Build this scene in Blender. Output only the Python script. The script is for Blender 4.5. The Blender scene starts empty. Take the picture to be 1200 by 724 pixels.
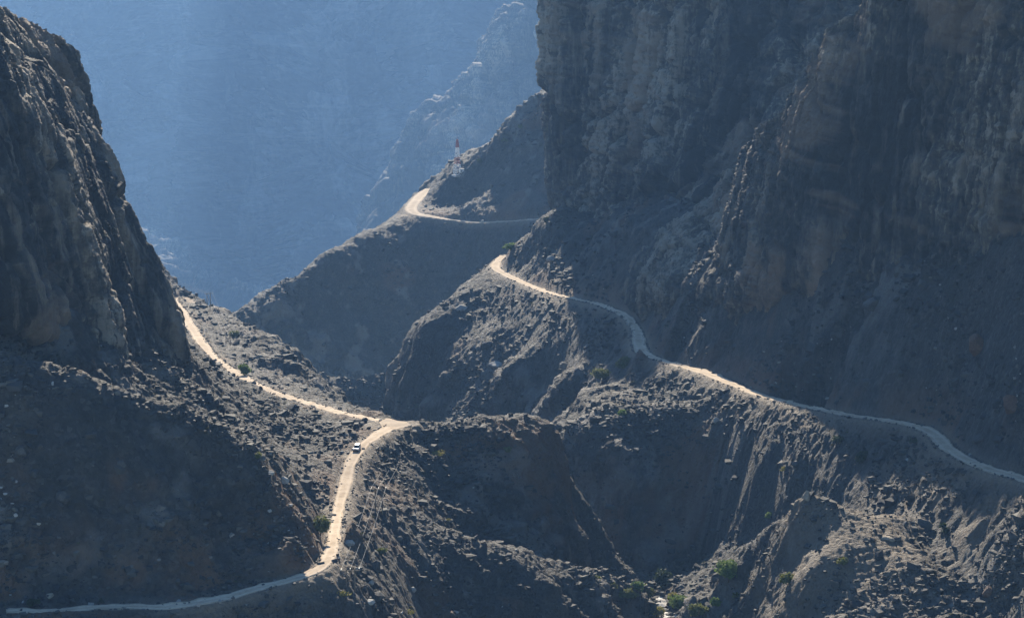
import bpy, math, random
import numpy as np
from mathutils import Vector

rng = np.random.default_rng(7)
random.seed(7)
sc = bpy.context.scene
COL = sc.collection

# ------------------------------------------------------------------ camera
F_PX = 85.0 / 36.0 * 1200.0
PITCH = math.radians(12.0)
CZ = 2400.0
cp, sp = math.cos(PITCH), math.sin(PITCH)
cam_d = bpy.data.cameras.new('camera')
cam_d.lens = 85.0; cam_d.sensor_width = 36.0; cam_d.clip_start = 1.0; cam_d.clip_end = 30000.0
cam = bpy.data.objects.new('camera', cam_d); COL.objects.link(cam)
cam.location = (0, 0, CZ); cam.rotation_euler = (math.radians(90) - PITCH, 0, 0)
sc.camera = cam

def P(u, v, y):
    """a point of the valley: bearing and dip as seen from the viewpoint, y metres ahead"""
    a = (u - 600.0) / F_PX; b = (362.0 - v) / F_PX
    Y = cp + b * sp; Z = -sp + b * cp
    return (a * y / Y, y, CZ + Z * y / Y)

# ------------------------------------------------------------------ noise
LN = 64
_lat = rng.random((6, LN, LN, LN)).astype(np.float32) * 2 - 1
def vnoise(x, y, z, k=0):
    L = _lat[k % 6]
    xi = np.floor(x); yi = np.floor(y); zi = np.floor(z)
    fx = x - xi; fy = y - yi; fz = z - zi
    fx = fx * fx * (3 - 2 * fx); fy = fy * fy * (3 - 2 * fy); fz = fz * fz * (3 - 2 * fz)
    x0 = xi.astype(np.int64) & 63; y0 = yi.astype(np.int64) & 63; z0 = zi.astype(np.int64) & 63
    x1 = (x0 + 1) & 63; y1 = (y0 + 1) & 63; z1 = (z0 + 1) & 63
    c00 = L[x0, y0, z0] * (1 - fx) + L[x1, y0, z0] * fx
    c10 = L[x0, y1, z0] * (1 - fx) + L[x1, y1, z0] * fx
    c01 = L[x0, y0, z1] * (1 - fx) + L[x1, y0, z1] * fx
    c11 = L[x0, y1, z1] * (1 - fx) + L[x1, y1, z1] * fx
    c0 = c00 * (1 - fy) + c10 * fy; c1 = c01 * (1 - fy) + c11 * fy
    return (c0 * (1 - fz) + c1 * fz).astype(np.float32)
def rot(x, y, z, k):
    a = 0.7 + k * 1.3
    c, s = math.cos(a), math.sin(a)
    x2 = c * x - s * y + 13.7 * k; y2 = s * x + c * y + 5.1 * k
    c, s = math.cos(a * .6), math.sin(a * .6)
    return x2, c * y2 - s * z + 3.3 * k, s * y2 + c * z + 9.9 * k
def fbm(x, y, z, wl, octv=4, gain=.5, k0=0):
    t = 0; amp = 1.0; s = 1.0 / wl
    for k in range(octv):
        X, Y, Z = rot(x * s, y * s, z * s, k + k0)
        t = t + amp * vnoise(X, Y, Z, k + k0); amp *= gain; s *= 2.03
    return t
def ridged(x, y, z, wl, octv=4, gain=.5, k0=0):
    t = 0; amp = 1.0; s = 1.0 / wl
    for k in range(octv):
        X, Y, Z = rot(x * s, y * s, z * s, k + k0 + 2)
        t = t + amp * (1 - 2.2 * np.abs(vnoise(X, Y, Z, k + k0))); amp *= gain; s *= 2.1
    return t
def sstep(a, b, x):
    t = np.clip((x - a) / (b - a), 0, 1); return t * t * (3 - 2 * t)

def cells(x, y, z, wl, k=0, squash=1.0):
    """blocky fracture noise: a random level per jittered 3D cell, and the distance to the cell's border"""
    x = x / wl; y = y / wl; z = z / (wl * squash)
    xi = np.floor(x).astype(np.int64); yi = np.floor(y).astype(np.int64); zi = np.floor(z).astype(np.int64)
    d1 = np.full(x.shape, 9e9, np.float32); d2 = d1.copy(); val = np.zeros(x.shape, np.float32)
    A, B, C_, D = _lat[k % 6], _lat[(k + 1) % 6], _lat[(k + 2) % 6], _lat[(k + 3) % 6]
    for dx in (-1, 0, 1):
        for dy in (-1, 0, 1):
            for dz in (-1, 0, 1):
                cx, cy, cz = xi + dx, yi + dy, zi + dz
                ix, iy, iz = cx & 63, cy & 63, cz & 63
                px = cx + .5 + .45 * A[ix, iy, iz] - x; py = cy + .5 + .45 * B[ix, iy, iz] - y; pz = cz + .5 + .45 * C_[ix, iy, iz] - z
                d = np.sqrt(px**4 + py**4 + pz**4).astype(np.float32)
                m = d < d1
                d2 = np.where(m, d1, np.minimum(d2, d)); d1 = np.where(m, d, d1)
                val = np.where(m, D[ix, iy, iz], val)
    return val, np.sqrt(d2) - np.sqrt(d1)

# ------------------------------------------------------------------ tracks (centre lines: bearing, dip, distance, width)
ROAD_A = [(-120,720,488,4.0),(-40,719,497,3.9),(60,715,505,3.7),(130,714,512,3.9),(200,708,514,3.9),(260,700,522,3.7),(310,690,532,3.6),(350,675,539,3.5),(377,660,549,3.6),
          (388,645,566,3.6),(394,615,612,3.7),(401,580,665,4.0),(410,545,697,4.2),(424,522,722,4.2),(446,507,748,5.0),(468,498,768,7.2)]
ROAD_B = [(468,498,768,7.2),(445,493,790,5.0),(405,485,822,4.6),(370,475,855,4.5),(330,463,890,4.5),(300,450,925,4.6),(280,439,965,4.9),(262,428,1000,4.9),(246,415,1050,5.4),
          (236,401,1100,5.8),(226,386,1160,5.8),(217,372,1220,5.8),(209,360,1265,5.8),(203,351,1320,5.8),(207,348,1362,5.8),(216,353,1372,7.2),(227,360.5,1357,7.2),(240,362,1345,5.8),(258,361,1340,5.0)]
ROAD_C = [(1620,800,430,5.3),(1480,700,488,5.3),(1400,645,528,5.3),(1330,605,570,5.3),(1260,580,605,5.3),(1200,561,640,5.3),(1150,546,668,5.3),(1112,526,697,5.6),(1092,506,724,5.6),(1062,495,745,5.3),(1000,487,778,4.9),(940,475,822,4.7),(885,461,868,5.0),
          (850,446,902,6.2),(822,435,930,6.2),(792,427,955,4.6),(768,420,980,4.4),(754,414,995,6.1),(749,403,1018,6.5),(746,387,1048,4.6),(735,371,1080,4.6),(700,356,1135,4.6),(650,345,1210,4.7),
          (615,332,1272,5.3),(592,321,1312,5.7),(581,314,1338,6.1),(583,306,1368,5.3),(592,299,1395,4.6)]
ROAD_T = [(690,252,1800,5),(640,256,1825,5),(600,259,1840,5),(560,261,1852,5),(530,258,1866,6),(503,253,1880,8),(487,250,1893,10),(482,244,1918,10),(487,236,1955,10),(493,229,1992,10),(503,221.5,2035,8)]

def spline(pts, step):
    """Catmull-Rom through pts (n,k), resampled every `step` metres of plan length"""
    p = np.array(pts, float); out = []
    q = np.vstack([2 * p[0] - p[1], p, 2 * p[-1] - p[-2]])
    for i in range(1, len(q) - 2):
        t = np.linspace(0, 1, 24, endpoint=False)[:, None]
        a, b, c, d = q[i - 1], q[i], q[i + 1], q[i + 2]
        out.append(.5 * (2 * b + (c - a) * t + (2 * a - 5 * b + 4 * c - d) * t**2 + (3 * b - a - 3 * c + d) * t**3))
    o = np.vstack(out + [p[-1:]])
    s = np.concatenate([[0], np.cumsum(np.hypot(*(np.diff(o[:, :2], axis=0).T)))])
    n = max(2, int(s[-1] / step)); sv = np.linspace(0, s[-1], n + 1)
    return np.stack([np.interp(sv, s, o[:, k]) for k in range(o.shape[1])], 1)
def road_line(R, step=2.5):
    return spline([P(u, v, y) + (w,) for u, v, y, w in R], step)
ROAD_J = [(446,499.3,768,10),(453,498.9,768.3,17),(461,498.5,768.7,15),(469,498.1,769,11),(479,497.5,770,6)]
LINES = {k: road_line(R) for k, R in dict(A=ROAD_A, B=ROAD_B, C=ROAD_C, T=ROAD_T, J=ROAD_J).items()}
# gentle grades: smooth heights along each line
for k, l in LINES.items():
    z = l[:, 2].copy()
    for _ in range(60):
        z[1:-1] = .25 * z[:-2] + .5 * z[1:-1] + .25 * z[2:]
    l[:, 2] = z
# the track keeps the height of its junction
dzj = LINES['A'][-1, 2] - LINES['B'][0, 2]
LINES['B'][:40, 2] += dzj * np.linspace(1, 0, 40)
LINES['J'][:, 2] = LINES['A'][-1, 2]

def carve(x, y, z, lines, cut=1.9, fill=1.0, nz=None):
    """bench each track into the slope: limits the height to the bench near it; returns z and the distance to the bench's edge"""
    dist = np.full(x.shape, 1e3, np.float32); side = np.zeros(x.shape, np.float32)
    for ln in lines:
        for a in range(0, len(ln) - 1, 12):
            seg = ln[a:a + 14]
            m = (x > seg[:, 0].min() - 34) & (x < seg[:, 0].max() + 34) & (y > seg[:, 1].min() - 34) & (y < seg[:, 1].max() + 34)
            idx = np.nonzero(m)
            if len(idx[0]) == 0: continue
            X = x[idx]; Y = y[idx]
            best = np.full(X.shape, 1e3); bz = np.zeros(X.shape); bw = np.zeros(X.shape)
            for i in range(len(seg) - 1):
                p, q = seg[i], seg[i + 1]
                dx, dy = q[0] - p[0], q[1] - p[1]
                t = np.clip(((X - p[0]) * dx + (Y - p[1]) * dy) / (dx * dx + dy * dy + 1e-9), 0, 1)
                d = np.hypot(X - p[0] - t * dx, Y - p[1] - t * dy)
                mm = d < best
                best = np.where(mm, d, best); bz = np.where(mm, p[2] + t * (q[2] - p[2]), bz); bw = np.where(mm, p[3] + t * (q[3] - p[3]), bw)
            e = best - bw / 2 - .6
            old = dist[idx]; zz = z[idx]
            ee = np.maximum(e, 0)
            j = 0 if nz is None else nz[idx] * np.clip(ee * .5, 0, 1.5)
            nzv = np.clip(zz, bz - .14 - ee * fill + j, bz - .14 + ee * cut + j)
            near = e < 25
            w = sstep(25, 6, e)
            z[idx] = np.where(near, zz + (nzv - zz) * w, zz)
            dist[idx] = np.minimum(old, e)
            side[idx] = np.where(e < old, np.sign(zz - bz), side[idx])
    return z, dist, side

# ------------------------------------------------------------------ materials
def new_mat(name):
    m = bpy.data.materials.new(name); m.use_nodes = True
    nt = m.node_tree; nt.nodes.clear()
    out = nt.nodes.new('ShaderNodeOutputMaterial'); bs = nt.nodes.new('ShaderNodeBsdfPrincipled')
    nt.links.new(bs.outputs[0], out.inputs[0])
    bs.inputs['Roughness'].default_value = .85
    bs.inputs['Specular IOR Level'].default_value = .25
    return m, nt, bs
def nd(nt, t, **kw):
    n = nt.nodes.new(t)
    for k, v in kw.items():
        if hasattr(n, k): setattr(n, k, v)
        else: n.inputs[k].default_value = v
    return n
def ramp(nt, fac, stops):
    r = nt.nodes.new('ShaderNodeValToRGB'); e = r.color_ramp.elements
    while len(e) < len(stops): e.new(.5)
    for i, (p, c) in enumerate(stops):
        e[i].position = p; e[i].color = (c[0], c[1], c[2], 1) if hasattr(c, '__len__') else (c, c, c, 1)
    nt.links.new(fac, r.inputs[0]); return r
def mix(nt, fac, a, b, mode='MIX'):
    n = nt.nodes.new('ShaderNodeMix'); n.data_type = 'RGBA'; n.blend_type = mode
    for i, v in ((0, fac), (6, a), (7, b)):
        if isinstance(v, (int, float)): n.inputs[i].default_value = v
        elif isinstance(v, tuple): n.inputs[i].default_value = (v[0], v[1], v[2], 1)
        else: nt.links.new(v, n.inputs[i])
    return n.outputs[2]
def mapped(nt, scale=(1, 1, 1), rotz=0.0):
    tc = nt.nodes.new('ShaderNodeTexCoord'); mp = nt.nodes.new('ShaderNodeMapping')
    mp.inputs['Scale'].default_value = scale; mp.inputs['Rotation'].default_value = (0, 0, rotz)
    nt.links.new(tc.outputs['Object'], mp.inputs[0]); return mp.outputs[0]
def noise(nt, vec, scale, detail=6, rough=.6, dist=0.0):
    n = nt.nodes.new('ShaderNodeTexNoise')
    n.inputs['Scale'].default_value = scale; n.inputs['Detail'].default_value = detail
    n.inputs['Roughness'].default_value = rough; n.inputs['Distortion'].default_value = dist
    nt.links.new(vec, n.inputs['Vector']); return n.outputs[0]
def attr(nt, name):
    a = nt.nodes.new('ShaderNodeAttribute'); a.attribute_name = name; return a.outputs['Fac']
def math_(nt, op, a, b=None):
    n = nt.nodes.new('ShaderNodeMath'); n.operation = op; n.use_clamp = False
    if op == 'MULTIPLY_ADD': n.inputs[2].default_value = -.5 * b      # centred on zero
    for i, v in ((0, a), (1, b)):
        if v is None: continue
        if isinstance(v, (int, float)): n.inputs[i].default_value = v
        else: nt.links.new(v, n.inputs[i])
    return n.outputs[0]
def bump(nt, bs, h, dist, strength=1.0):
    b = nt.nodes.new('ShaderNodeBump'); b.inputs['Distance'].default_value = dist; b.inputs['Strength'].default_value = strength
    nt.links.new(h, b.inputs['Height']); nt.links.new(b.outputs[0], bs.inputs['Normal'])

def slope_material():
    m, nt, bs = new_mat('rubble slope')
    v = mapped(nt)
    n1 = noise(nt, v, .018, 5, .6, .4); n2 = noise(nt, v, .13, 8, .72, .3); n3 = noise(nt, v, .9, 5, .7); n4 = noise(nt, v, .05, 4, .6, .6)
    base = ramp(nt, n1, [(.3, (.042, .042, .043)), (.5, (.064, .058, .052)), (.68, (.096, .076, .058))]).outputs[0]
    c = mix(nt, .6, base, ramp(nt, n2, [(.3, (.012, .014, .017)), (.5, (.046, .047, .048)), (.62, (.080, .076, .070)), (.74, (.17, .16, .145))]).outputs[0])
    c = mix(nt, ramp(nt, n4, [(.52, 0.0), (.62, .55)]).outputs[0], c, mix(nt, n3, (.018, .02, .018), (.05, .05, .042)))
    vo = nt.nodes.new('ShaderNodeTexVoronoi'); vo.inputs['Scale'].default_value = .85; nt.links.new(v, vo.inputs['Vector'])
    sep = nt.nodes.new('ShaderNodeSeparateColor'); nt.links.new(vo.outputs['Color'], sep.inputs[0])
    stone = ramp(nt, sep.outputs[0], [(.0, (.03, .03, .03)), (.6, (.05, .05, .05)), (.9, (.085, .082, .077)), (1, (.15, .145, .135))]).outputs[0]
    c = mix(nt, .3, c, stone)
    c = mix(nt, attr(nt, 'red'), c, mix(nt, n2, (.075, .045, .032), (.20, .125, .08)))
    c = mix(nt, attr(nt, 'tan'), c, mix(nt, n3, (.10, .082, .062), (.25, .20, .15)))
    c = mix(nt, attr(nt, 'pale'), c, mix(nt, n3, (.16, .15, .135), (.42, .39, .35)))
    nt.links.new(c, bs.inputs['Base Color'])
    h = math_(nt, 'ADD', math_(nt, 'ADD', math_(nt, 'MULTIPLY', n3, .6), math_(nt, 'MULTIPLY', n2, 2.0)), math_(nt, 'MULTIPLY', vo.outputs['Distance'], -.5))
    bump(nt, bs, h, 1.3, 1.0)
    return m

def cliff_material(name, seam=1.0, pale=.5, far=False):
    m, nt, bs = new_mat(name)
    k = .14 if far else 1.0
    v = mapped(nt); vs = mapped(nt, (1, 1, .12)); vb = mapped(nt, (.12, .12, 1))
    n1 = noise(nt, v, .012 * k, 5, .6, .3); n2 = noise(nt, vs, .11 * k, 6, .65, .2); n3 = noise(nt, v, .22 * k, 7, .7); n4 = noise(nt, vb, .14 * k, 5, .65, .3)
    c = ramp(nt, n1, [(.32, (.042, .046, .052)), (.52, (.058, .060, .062)), (.7, (.095, .082, .068))]).outputs[0]
    c = mix(nt, .6, c, ramp(nt, n3, [(.3, (.018, .018, .018)), (.52, (.07, .063, .055)), (.75, (.19, .16, .125))]).outputs[0])
    c = mix(nt, .35, c, ramp(nt, n4, [(.3, (.05, .047, .044)), (.7, (.16, .14, .115))]).outputs[0])
    n5 = noise(nt, mapped(nt, (1, 1, .22)), .42 * k, 5, .7, .1)                       # fine vertical staining
    tn = math_(nt, 'ADD', attr(nt, 'tone'), math_(nt, 'ADD', math_(nt, 'MULTIPLY_ADD', n5, 1.1), math_(nt, 'MULTIPLY', math_(nt, 'SUBTRACT', n3, .5), .9)))
    tn = math_(nt, 'ADD', tn, math_(nt, 'MULTIPLY', math_(nt, 'SUBTRACT', n4, .5), .7))
    c = mix(nt, .75, c, ramp(nt, tn, [(.25, (.014, .016, .019)), (.5, (.052, .053, .054)), (.72, (.135, .115, .092)), (.95, (.46, .38, .285))]).outputs[0])
    # weathered light streaks down the face, where fresh rock shows
    f = math_(nt, 'MULTIPLY', ramp(nt, n2, [(.5, 0.0), (.64, 1.0)]).outputs[0], ramp(nt, n1, [(.44, 0.0), (.54, 1.0)]).outputs[0])
    c = mix(nt, math_(nt, 'MULTIPLY', f, pale), c, mix(nt, n3, (.24, .18, .12), (.46, .38, .29)))
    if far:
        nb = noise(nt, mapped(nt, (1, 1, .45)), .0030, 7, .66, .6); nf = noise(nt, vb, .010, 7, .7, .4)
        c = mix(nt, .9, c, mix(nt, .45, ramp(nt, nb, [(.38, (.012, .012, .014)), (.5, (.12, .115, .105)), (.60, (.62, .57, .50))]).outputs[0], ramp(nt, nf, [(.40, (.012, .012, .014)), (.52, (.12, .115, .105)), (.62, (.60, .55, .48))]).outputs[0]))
    if not far:
        c = mix(nt, attr(nt, 'red'), c, mix(nt, n3, (.20, .13, .085), (.42, .31, .22)))
        c = mix(nt, attr(nt, 'dark'), c, (.035, .035, .034))
    nt.links.new(c, bs.inputs['Base Color'])
    h = math_(nt, 'ADD', n3, math_(nt, 'MULTIPLY', n4, .7))
    bump(nt, bs, h, 4.0 / k, 1.0)
    return m

def track_material():
    m, nt, bs = new_mat('graded gravel')
    v = mapped(nt)
    n1 = noise(nt, v, .12, 5, .6); n2 = noise(nt, v, 1.3, 6, .7)
    c = ramp(nt, n1, [(.32, (.30, .225, .15)), (.66, (.57, .455, .33))]).outputs[0]
    c = mix(nt, .4, c, ramp(nt, n2, [(.3, (.29, .22, .155)), (.7, (.56, .455, .34))]).outputs[0])
    n3 = noise(nt, v, .35, 6, .7, .5)
    c = mix(nt, ramp(nt, n3, [(.52, 0.0), (.66, .6)]).outputs[0], c, (.25, .195, .14))
    c = mix(nt, attr(nt, 'rut'), c, (.58, .48, .365))
    c = mix(nt, attr(nt, 'verge'), c, (.27, .215, .155))
    nt.links.new(c, bs.inputs['Base Color']); bump(nt, bs, n2, .12, .8)
    bs.inputs['Roughness'].default_value = .95; bs.inputs['Specular IOR Level'].default_value = .1
    return m

def plain(name, col, rough=.6, metal=0.0, var=.15, scale=3.0):
    m, nt, bs = new_mat(name)
    n = noise(nt, mapped(nt), scale, 4, .6)
    c = ramp(nt, n, [(.3, tuple(x * (1 - var) for x in col)), (.7, tuple(min(1, x * (1 + var)) for x in col))]).outputs[0]
    nt.links.new(c, bs.inputs['Base Color']); bs.inputs['Roughness'].default_value = rough; bs.inputs['Metallic'].default_value = metal
    return m
def leaf_material(name, a, b):
    m, nt, bs = new_mat(name)
    n = noise(nt, mapped(nt), .9, 3, .6)
    c = ramp(nt, n, [(.35, a), (.65, b)]).outputs[0]
    nt.links.new(c, bs.inputs['Base Color']); bs.inputs['Roughness'].default_value = .7
    tr = nt.nodes.new('ShaderNodeBsdfTranslucent'); nt.links.new(c, tr.inputs[0])
    mx = nt.nodes.new('ShaderNodeMixShader'); mx.inputs[0].default_value = .35
    nt.links.new(bs.outputs[0], mx.inputs[1]); nt.links.new(tr.outputs[0], mx.inputs[2])
    nt.links.new(mx.outputs[0], nt.nodes['Material Output'].inputs[0])
    return m

M_SLOPE = slope_material()
M_CLIFF = cliff_material('weathered limestone', pale=.85)
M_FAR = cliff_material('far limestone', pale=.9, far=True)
M_TRACK = track_material()
M_SPUR = cliff_material('dark spur limestone', pale=.25)

# ------------------------------------------------------------------ mesh helpers
def link(name, me, mat, parent=None, kind=None):
    o = bpy.data.objects.new(name, me); COL.objects.link(o)
    if mat: me.materials.append(mat)
    if parent: o.parent = parent
    if kind: o['kind'] = kind
    return o
def fast_mesh(name, co, faces, smooth=True, attrs=None):
    me = bpy.data.meshes.new(name)
    co = np.ascontiguousarray(co, np.float32); faces = np.ascontiguousarray(faces, np.int32)
    n, k = faces.shape
    me.vertices.add(len(co)); me.vertices.foreach_set('co', co.ravel())
    me.loops.add(n * k); me.loops.foreach_set('vertex_index', faces.ravel())
    me.polygons.add(n); me.polygons.foreach_set('loop_start', np.arange(0, n * k, k, dtype=np.int32))
    me.polygons.foreach_set('use_smooth', np.full(n, smooth, bool))
    for an, av in (attrs or {}).items():
        a = me.attributes.new(an, 'FLOAT', 'POINT'); a.data.foreach_set('value', np.ascontiguousarray(av, np.float32).ravel())
    me.update(calc_edges=True); me.validate(verbose=False)
    return me
def grid_faces(nr, nc):
    i = np.arange(nr * nc).reshape(nr, nc)
    return np.stack([i[:-1, :-1], i[:-1, 1:], i[1:, 1:], i[1:, :-1]], -1).reshape(-1, 4)

# ------------------------------------------------------------------ heightfield from surveyed lines
class Survey:
    def __init__(s): s.p = []
    def line(s, pts, du=28, dy=26):
        for a, b in zip(pts[:-1], pts[1:]):
            n = max(1, int(max(abs(a[0] - b[0]) / du, abs(a[1] - b[1]) / du, abs(a[2] - b[2]) / dy)))
            for i in range(n):
                t = i / n; s.p.append(P(*[a[k] + (b[k] - a[k]) * t for k in range(3)]))
        s.p.append(P(*pts[-1]))
        return s
    def pts(s, *q):
        for a in q: s.p.append(P(*a))
    def hid(s, *q):            # bearing, distance, height relative to the viewpoint
        for u, y, z in q: s.p.append(((u - 600) / F_PX * y / cp, y, CZ + z))
    def behind(s, pts, dx, dy, dz):
        for u, v, y in pts:
            x, Y, z = P(u, v, y); s.p.append((x + dx, Y + dy, z + dz))
    def solve(s, c=5.0, lam=.02):
        p = np.array(s.p)
        keep = []
        for i, q in enumerate(p):           # drop near-duplicates
            if all(np.hypot(*(p[j, :2] - q[:2])) > 3.0 for j in keep): keep.append(i)
        p = p[keep]; s.q = p; n = len(p); s.c = c
        s.mu = p[:, :2].mean(0); s.sc = 100.0
        X = (p[:, :2] - s.mu) / s.sc
        A = np.sqrt(((X[:, None] - X[None]) ** 2).sum(-1) + (c / s.sc) ** 2)
        K = np.zeros((n + 3, n + 3)); K[:n, :n] = A - lam * .1 * np.eye(n); K[:n, n] = 1; K[:n, n + 1:] = X; K[n:, :n] = K[:n, n:].T
        s.w = np.linalg.solve(K, np.concatenate([p[:, 2], [0, 0, 0]])); s.X = X
        return s
    def ev(s, x, y):
        sh = x.shape; q = (np.stack([x.ravel(), y.ravel()], 1) - s.mu) / s.sc
        out = np.empty(len(q)); n = len(s.X); c2 = (s.c / s.sc) ** 2
        Xf = s.X.astype(np.float32); w = s.w
        for i in range(0, len(q), 20000):
            b = q[i:i + 20000].astype(np.float32)
            d = (b[:, None, 0] - Xf[None, :, 0]) ** 2; d += (b[:, None, 1] - Xf[None, :, 1]) ** 2; d += np.float32(c2); np.sqrt(d, out=d)
            out[i:i + 20000] = d.astype(np.float64) @ w[:n] + w[n] + b @ w[n + 1:]
        return out.reshape(sh)

S = Survey()
for R in (ROAD_A, ROAD_B, ROAD_C): S.line([r[:3] for r in R])
# --- slope in front of and below the lower track
S.line([(-150,760,470),(0,752,483),(150,748,495),(280,745,515),(340,740,535),(400,745,562),(450,748,605),(500,745,648),(600,745,668),(700,745,700),(745,745,722)])
S.line([(410,690,572),(440,690,618),(480,680,655),(560,690,675),(640,700,692),(700,712,712)], 40)
S.hid((-150,400,-215),(100,400,-225),(350,430,-240),(600,480,-290),(800,520,-300),(1000,520,-280),(1300,450,-240))
S.line([(-120,708,493),(0,705,508),(100,703,518),(200,697,522),(290,684,537)])
# --- left spur: bank, face, crest, back
S.line([(-120,672,498),(0,676,512),(100,668,523),(200,672,527),(290,660,540)])
S.line([(-120,560,522),(0,560,530),(100,565,536),(200,590,540),(250,600,548),(300,615,555)], 40)
CREST_L = [(-140,425,545),(0,430,548),(60,440,550),(110,460,551),(160,486,552),(200,496,554),(240,509,557),(275,524,561),(300,544,560),(325,569,564),(350,599,565),(369,629,570),(379,644,577)]
S.line(CREST_L, 16)
S.behind(CREST_L[4:11], 12, 24, -10)
# --- ground between the spur, the cliff and the tracks
S.line([(-140,405,562),(60,438,576),(150,468,598),(250,510,640),(320,560,650),(360,600,645),(388,622,636)], 40)
S.line([(-140,365,566),(60,395,586),(150,432,632),(225,457,692),(310,505,728),(375,530,715),(404,555,690)], 40)
S.line([(-140,335,572),(60,362,600),(150,398,660),(205,410,720),(232,422,930),(262,446,930),(300,470,880),(370,487,832),(425,503,768)], 40)
S.hid((-150,800,-90),(20,850,-150),(60,1000,-170),(90,1200,-190),(100,1450,-220),(160,1100,-232),(130,950,-200),(-150,1200,-90))
# --- shoulder right of the upper track and the drop into the gorge
CREST_S = [(222,344,1400),(245,352,1388),(270,370,1300),(300,386,1220),(320,404,1150),(345,430,1050),(370,452,980),(395,470,915),(430,483,850),(455,487,812)]
S.line(CREST_S, 18)
S.line([(262,385,1240),(280,405,1150),(310,430,1040),(350,455,930),(400,478,862)], 30)
S.behind(CREST_S, 16, 22, -26); S.behind(CREST_S[1:], 45, 45, -75)
S.hid((330,1400,-400),(420,1250,-400),(440,1420,-430),(230,1480,-330),(450,1050,-360),(500,950,-320))
# --- right of the lower track
S.line([(400,668,560),(412,630,615),(420,590,668),(428,558,697),(444,535,727),(470,516,757)], 30)
S.line([(425,650,632),(436,615,655),(447,594,672),(460,570,697),(478,545,732),(495,525,752)], 30)
# --- foreground rib and the hollow behind it
CREST_F = [(447,594,672),(480,603,683),(520,616,694),(560,628,704),(610,645,714),(660,661,724),(700,680,734),(738,702,742)]
S.line(CREST_F[1:], 18)
S.behind(CREST_F[2:], 4, 16, -9)
# --- knoll
CREST_K = [(482,495,772),(510,491,778),(545,488,782),(580,492,786),(612,503,790),(636,520,792),(650,540,793)]
S.line(CREST_K, 14)
S.behind(CREST_K, 6, 20, -14); S.behind(CREST_K, 14, 48, -60)
S.line([(500,520,763),(545,520,768),(590,525,772),(630,548,780)], 20)
S.line([(495,570,738),(530,590,738),(570,605,745),(610,620,752),(640,640,762)], 20)
S.line([(650,575,789),(657,608,781),(652,640,770)], 18)
S.behind([(650,575,789),(657,608,781),(652,640,770)], 5, 3, -12); S.behind([(650,575,789),(657,608,781),(652,640,770)], 13, 10, -34)
# --- gorge floor and its back wall
STREAM = [(800,735,738),(788,724,750),(775,716,762),(760,708,774),(738,694,800),(712,676,838)]
S.line(STREAM, 15)
S.line([(680,650,880),(720,672,862),(760,682,852),(810,684,850),(850,680,848),(880,668,846)], 18)
S.line([(668,590,893),(710,595,872),(760,590,866),(820,580,868),(870,588,862),(900,610,845)], 25)
S.line([(655,545,905),(690,540,893),(740,520,882),(800,515,882),(850,522,876),(905,552,858),(950,580,830)], 20)
S.line([(655,520,915),(675,490,940),(695,460,970),(715,430,1010),(735,400,1055)], 20)
S.line([(740,480,930),(780,478,906),(830,478,885),(885,490,862)], 30)
S.line([(770,450,955),(820,452,920)], 30)
S.line([(738,408,1022),(733,418,1008),(742,428,990),(758,432,975)], 12)
S.line([(722,420,1020),(725,436,1000),(745,446,972)], 16)
# --- middle spur below the track
CREST_M = [(572,315,1336),(545,330,1328),(520,350,1318),(497,375,1303),(482,402,1288),(478,440,1276),(480,485,1264)]
S.line(CREST_M, 14)
S.behind(CREST_M[1:], -14, 22, -30); S.behind(CREST_M[1:], -30, 60, -90)
S.line([(600,350,1275),(580,372,1262),(555,395,1248),(530,420,1236),(510,460,1228),(505,510,1222)], 22)
S.line([(650,370,1190),(630,400,1168),(605,430,1150),(590,470,1146),(585,520,1142)], 25)
S.line([(700,380,1118),(690,410,1090),(665,440,1070),(640,480,1060),(635,520,1055)], 25)
S.hid((600,950,-300),(560,1050,-330),(640,920,-262))
# --- knob above the bend
KNOB = [(596,294,1352),(606,284,1342),(625,268,1326),(640,257,1312),(656,252,1302),(680,262,1288),(697,282,1262)]
S.line(KNOB, 14)
S.behind(KNOB[:5], -18, 26, -22); S.behind(KNOB[:4], -40, 70, -70)
S.line([(615,312,1312),(640,315,1278),(665,318,1240),(700,325,1180)], 25)
S.line([(640,285,1296),(660,285,1272),(685,300,1230)], 25)
# --- scree between the track and the great cliffs
S.line([(735,330,1100),(770,360,1040),(800,400,985),(850,420,935)], 30)
S.line([(690,255,1320),(720,250,1240),(760,250,1165),(800,255,1105),(840,262,1050)], 30)
S.line([(740,290,1140),(780,310,1068),(820,340,985)], 30)
S.line([(820,385,955),(885,390,897),(950,390,848),(1000,395,808),(1100,400,748),(1200,420,680),(1300,430,620),(1450,450,560),(1650,490,480)], 40)
S.line([(815,335,986),(855,332,941),(892,320,913),(945,306,882),(1000,304,845),(1060,300,810),(1120,292,778),(1200,276,738),(1310,264,684),(1450,262,612),(1650,265,530)], 40)
S.hid((800,1300,-235),(700,1450,-255),(900,1150,-205),(1000,1000,-175),(1200,900,-130),(1330,800,-120),(1000,1400,-180),(1300,1300,-120),(1600,900,-80),(1600,650,-70))
S.line([(795,332,1004),(785,343,996),(775,354,988),(768,362,985)], 14)
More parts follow.
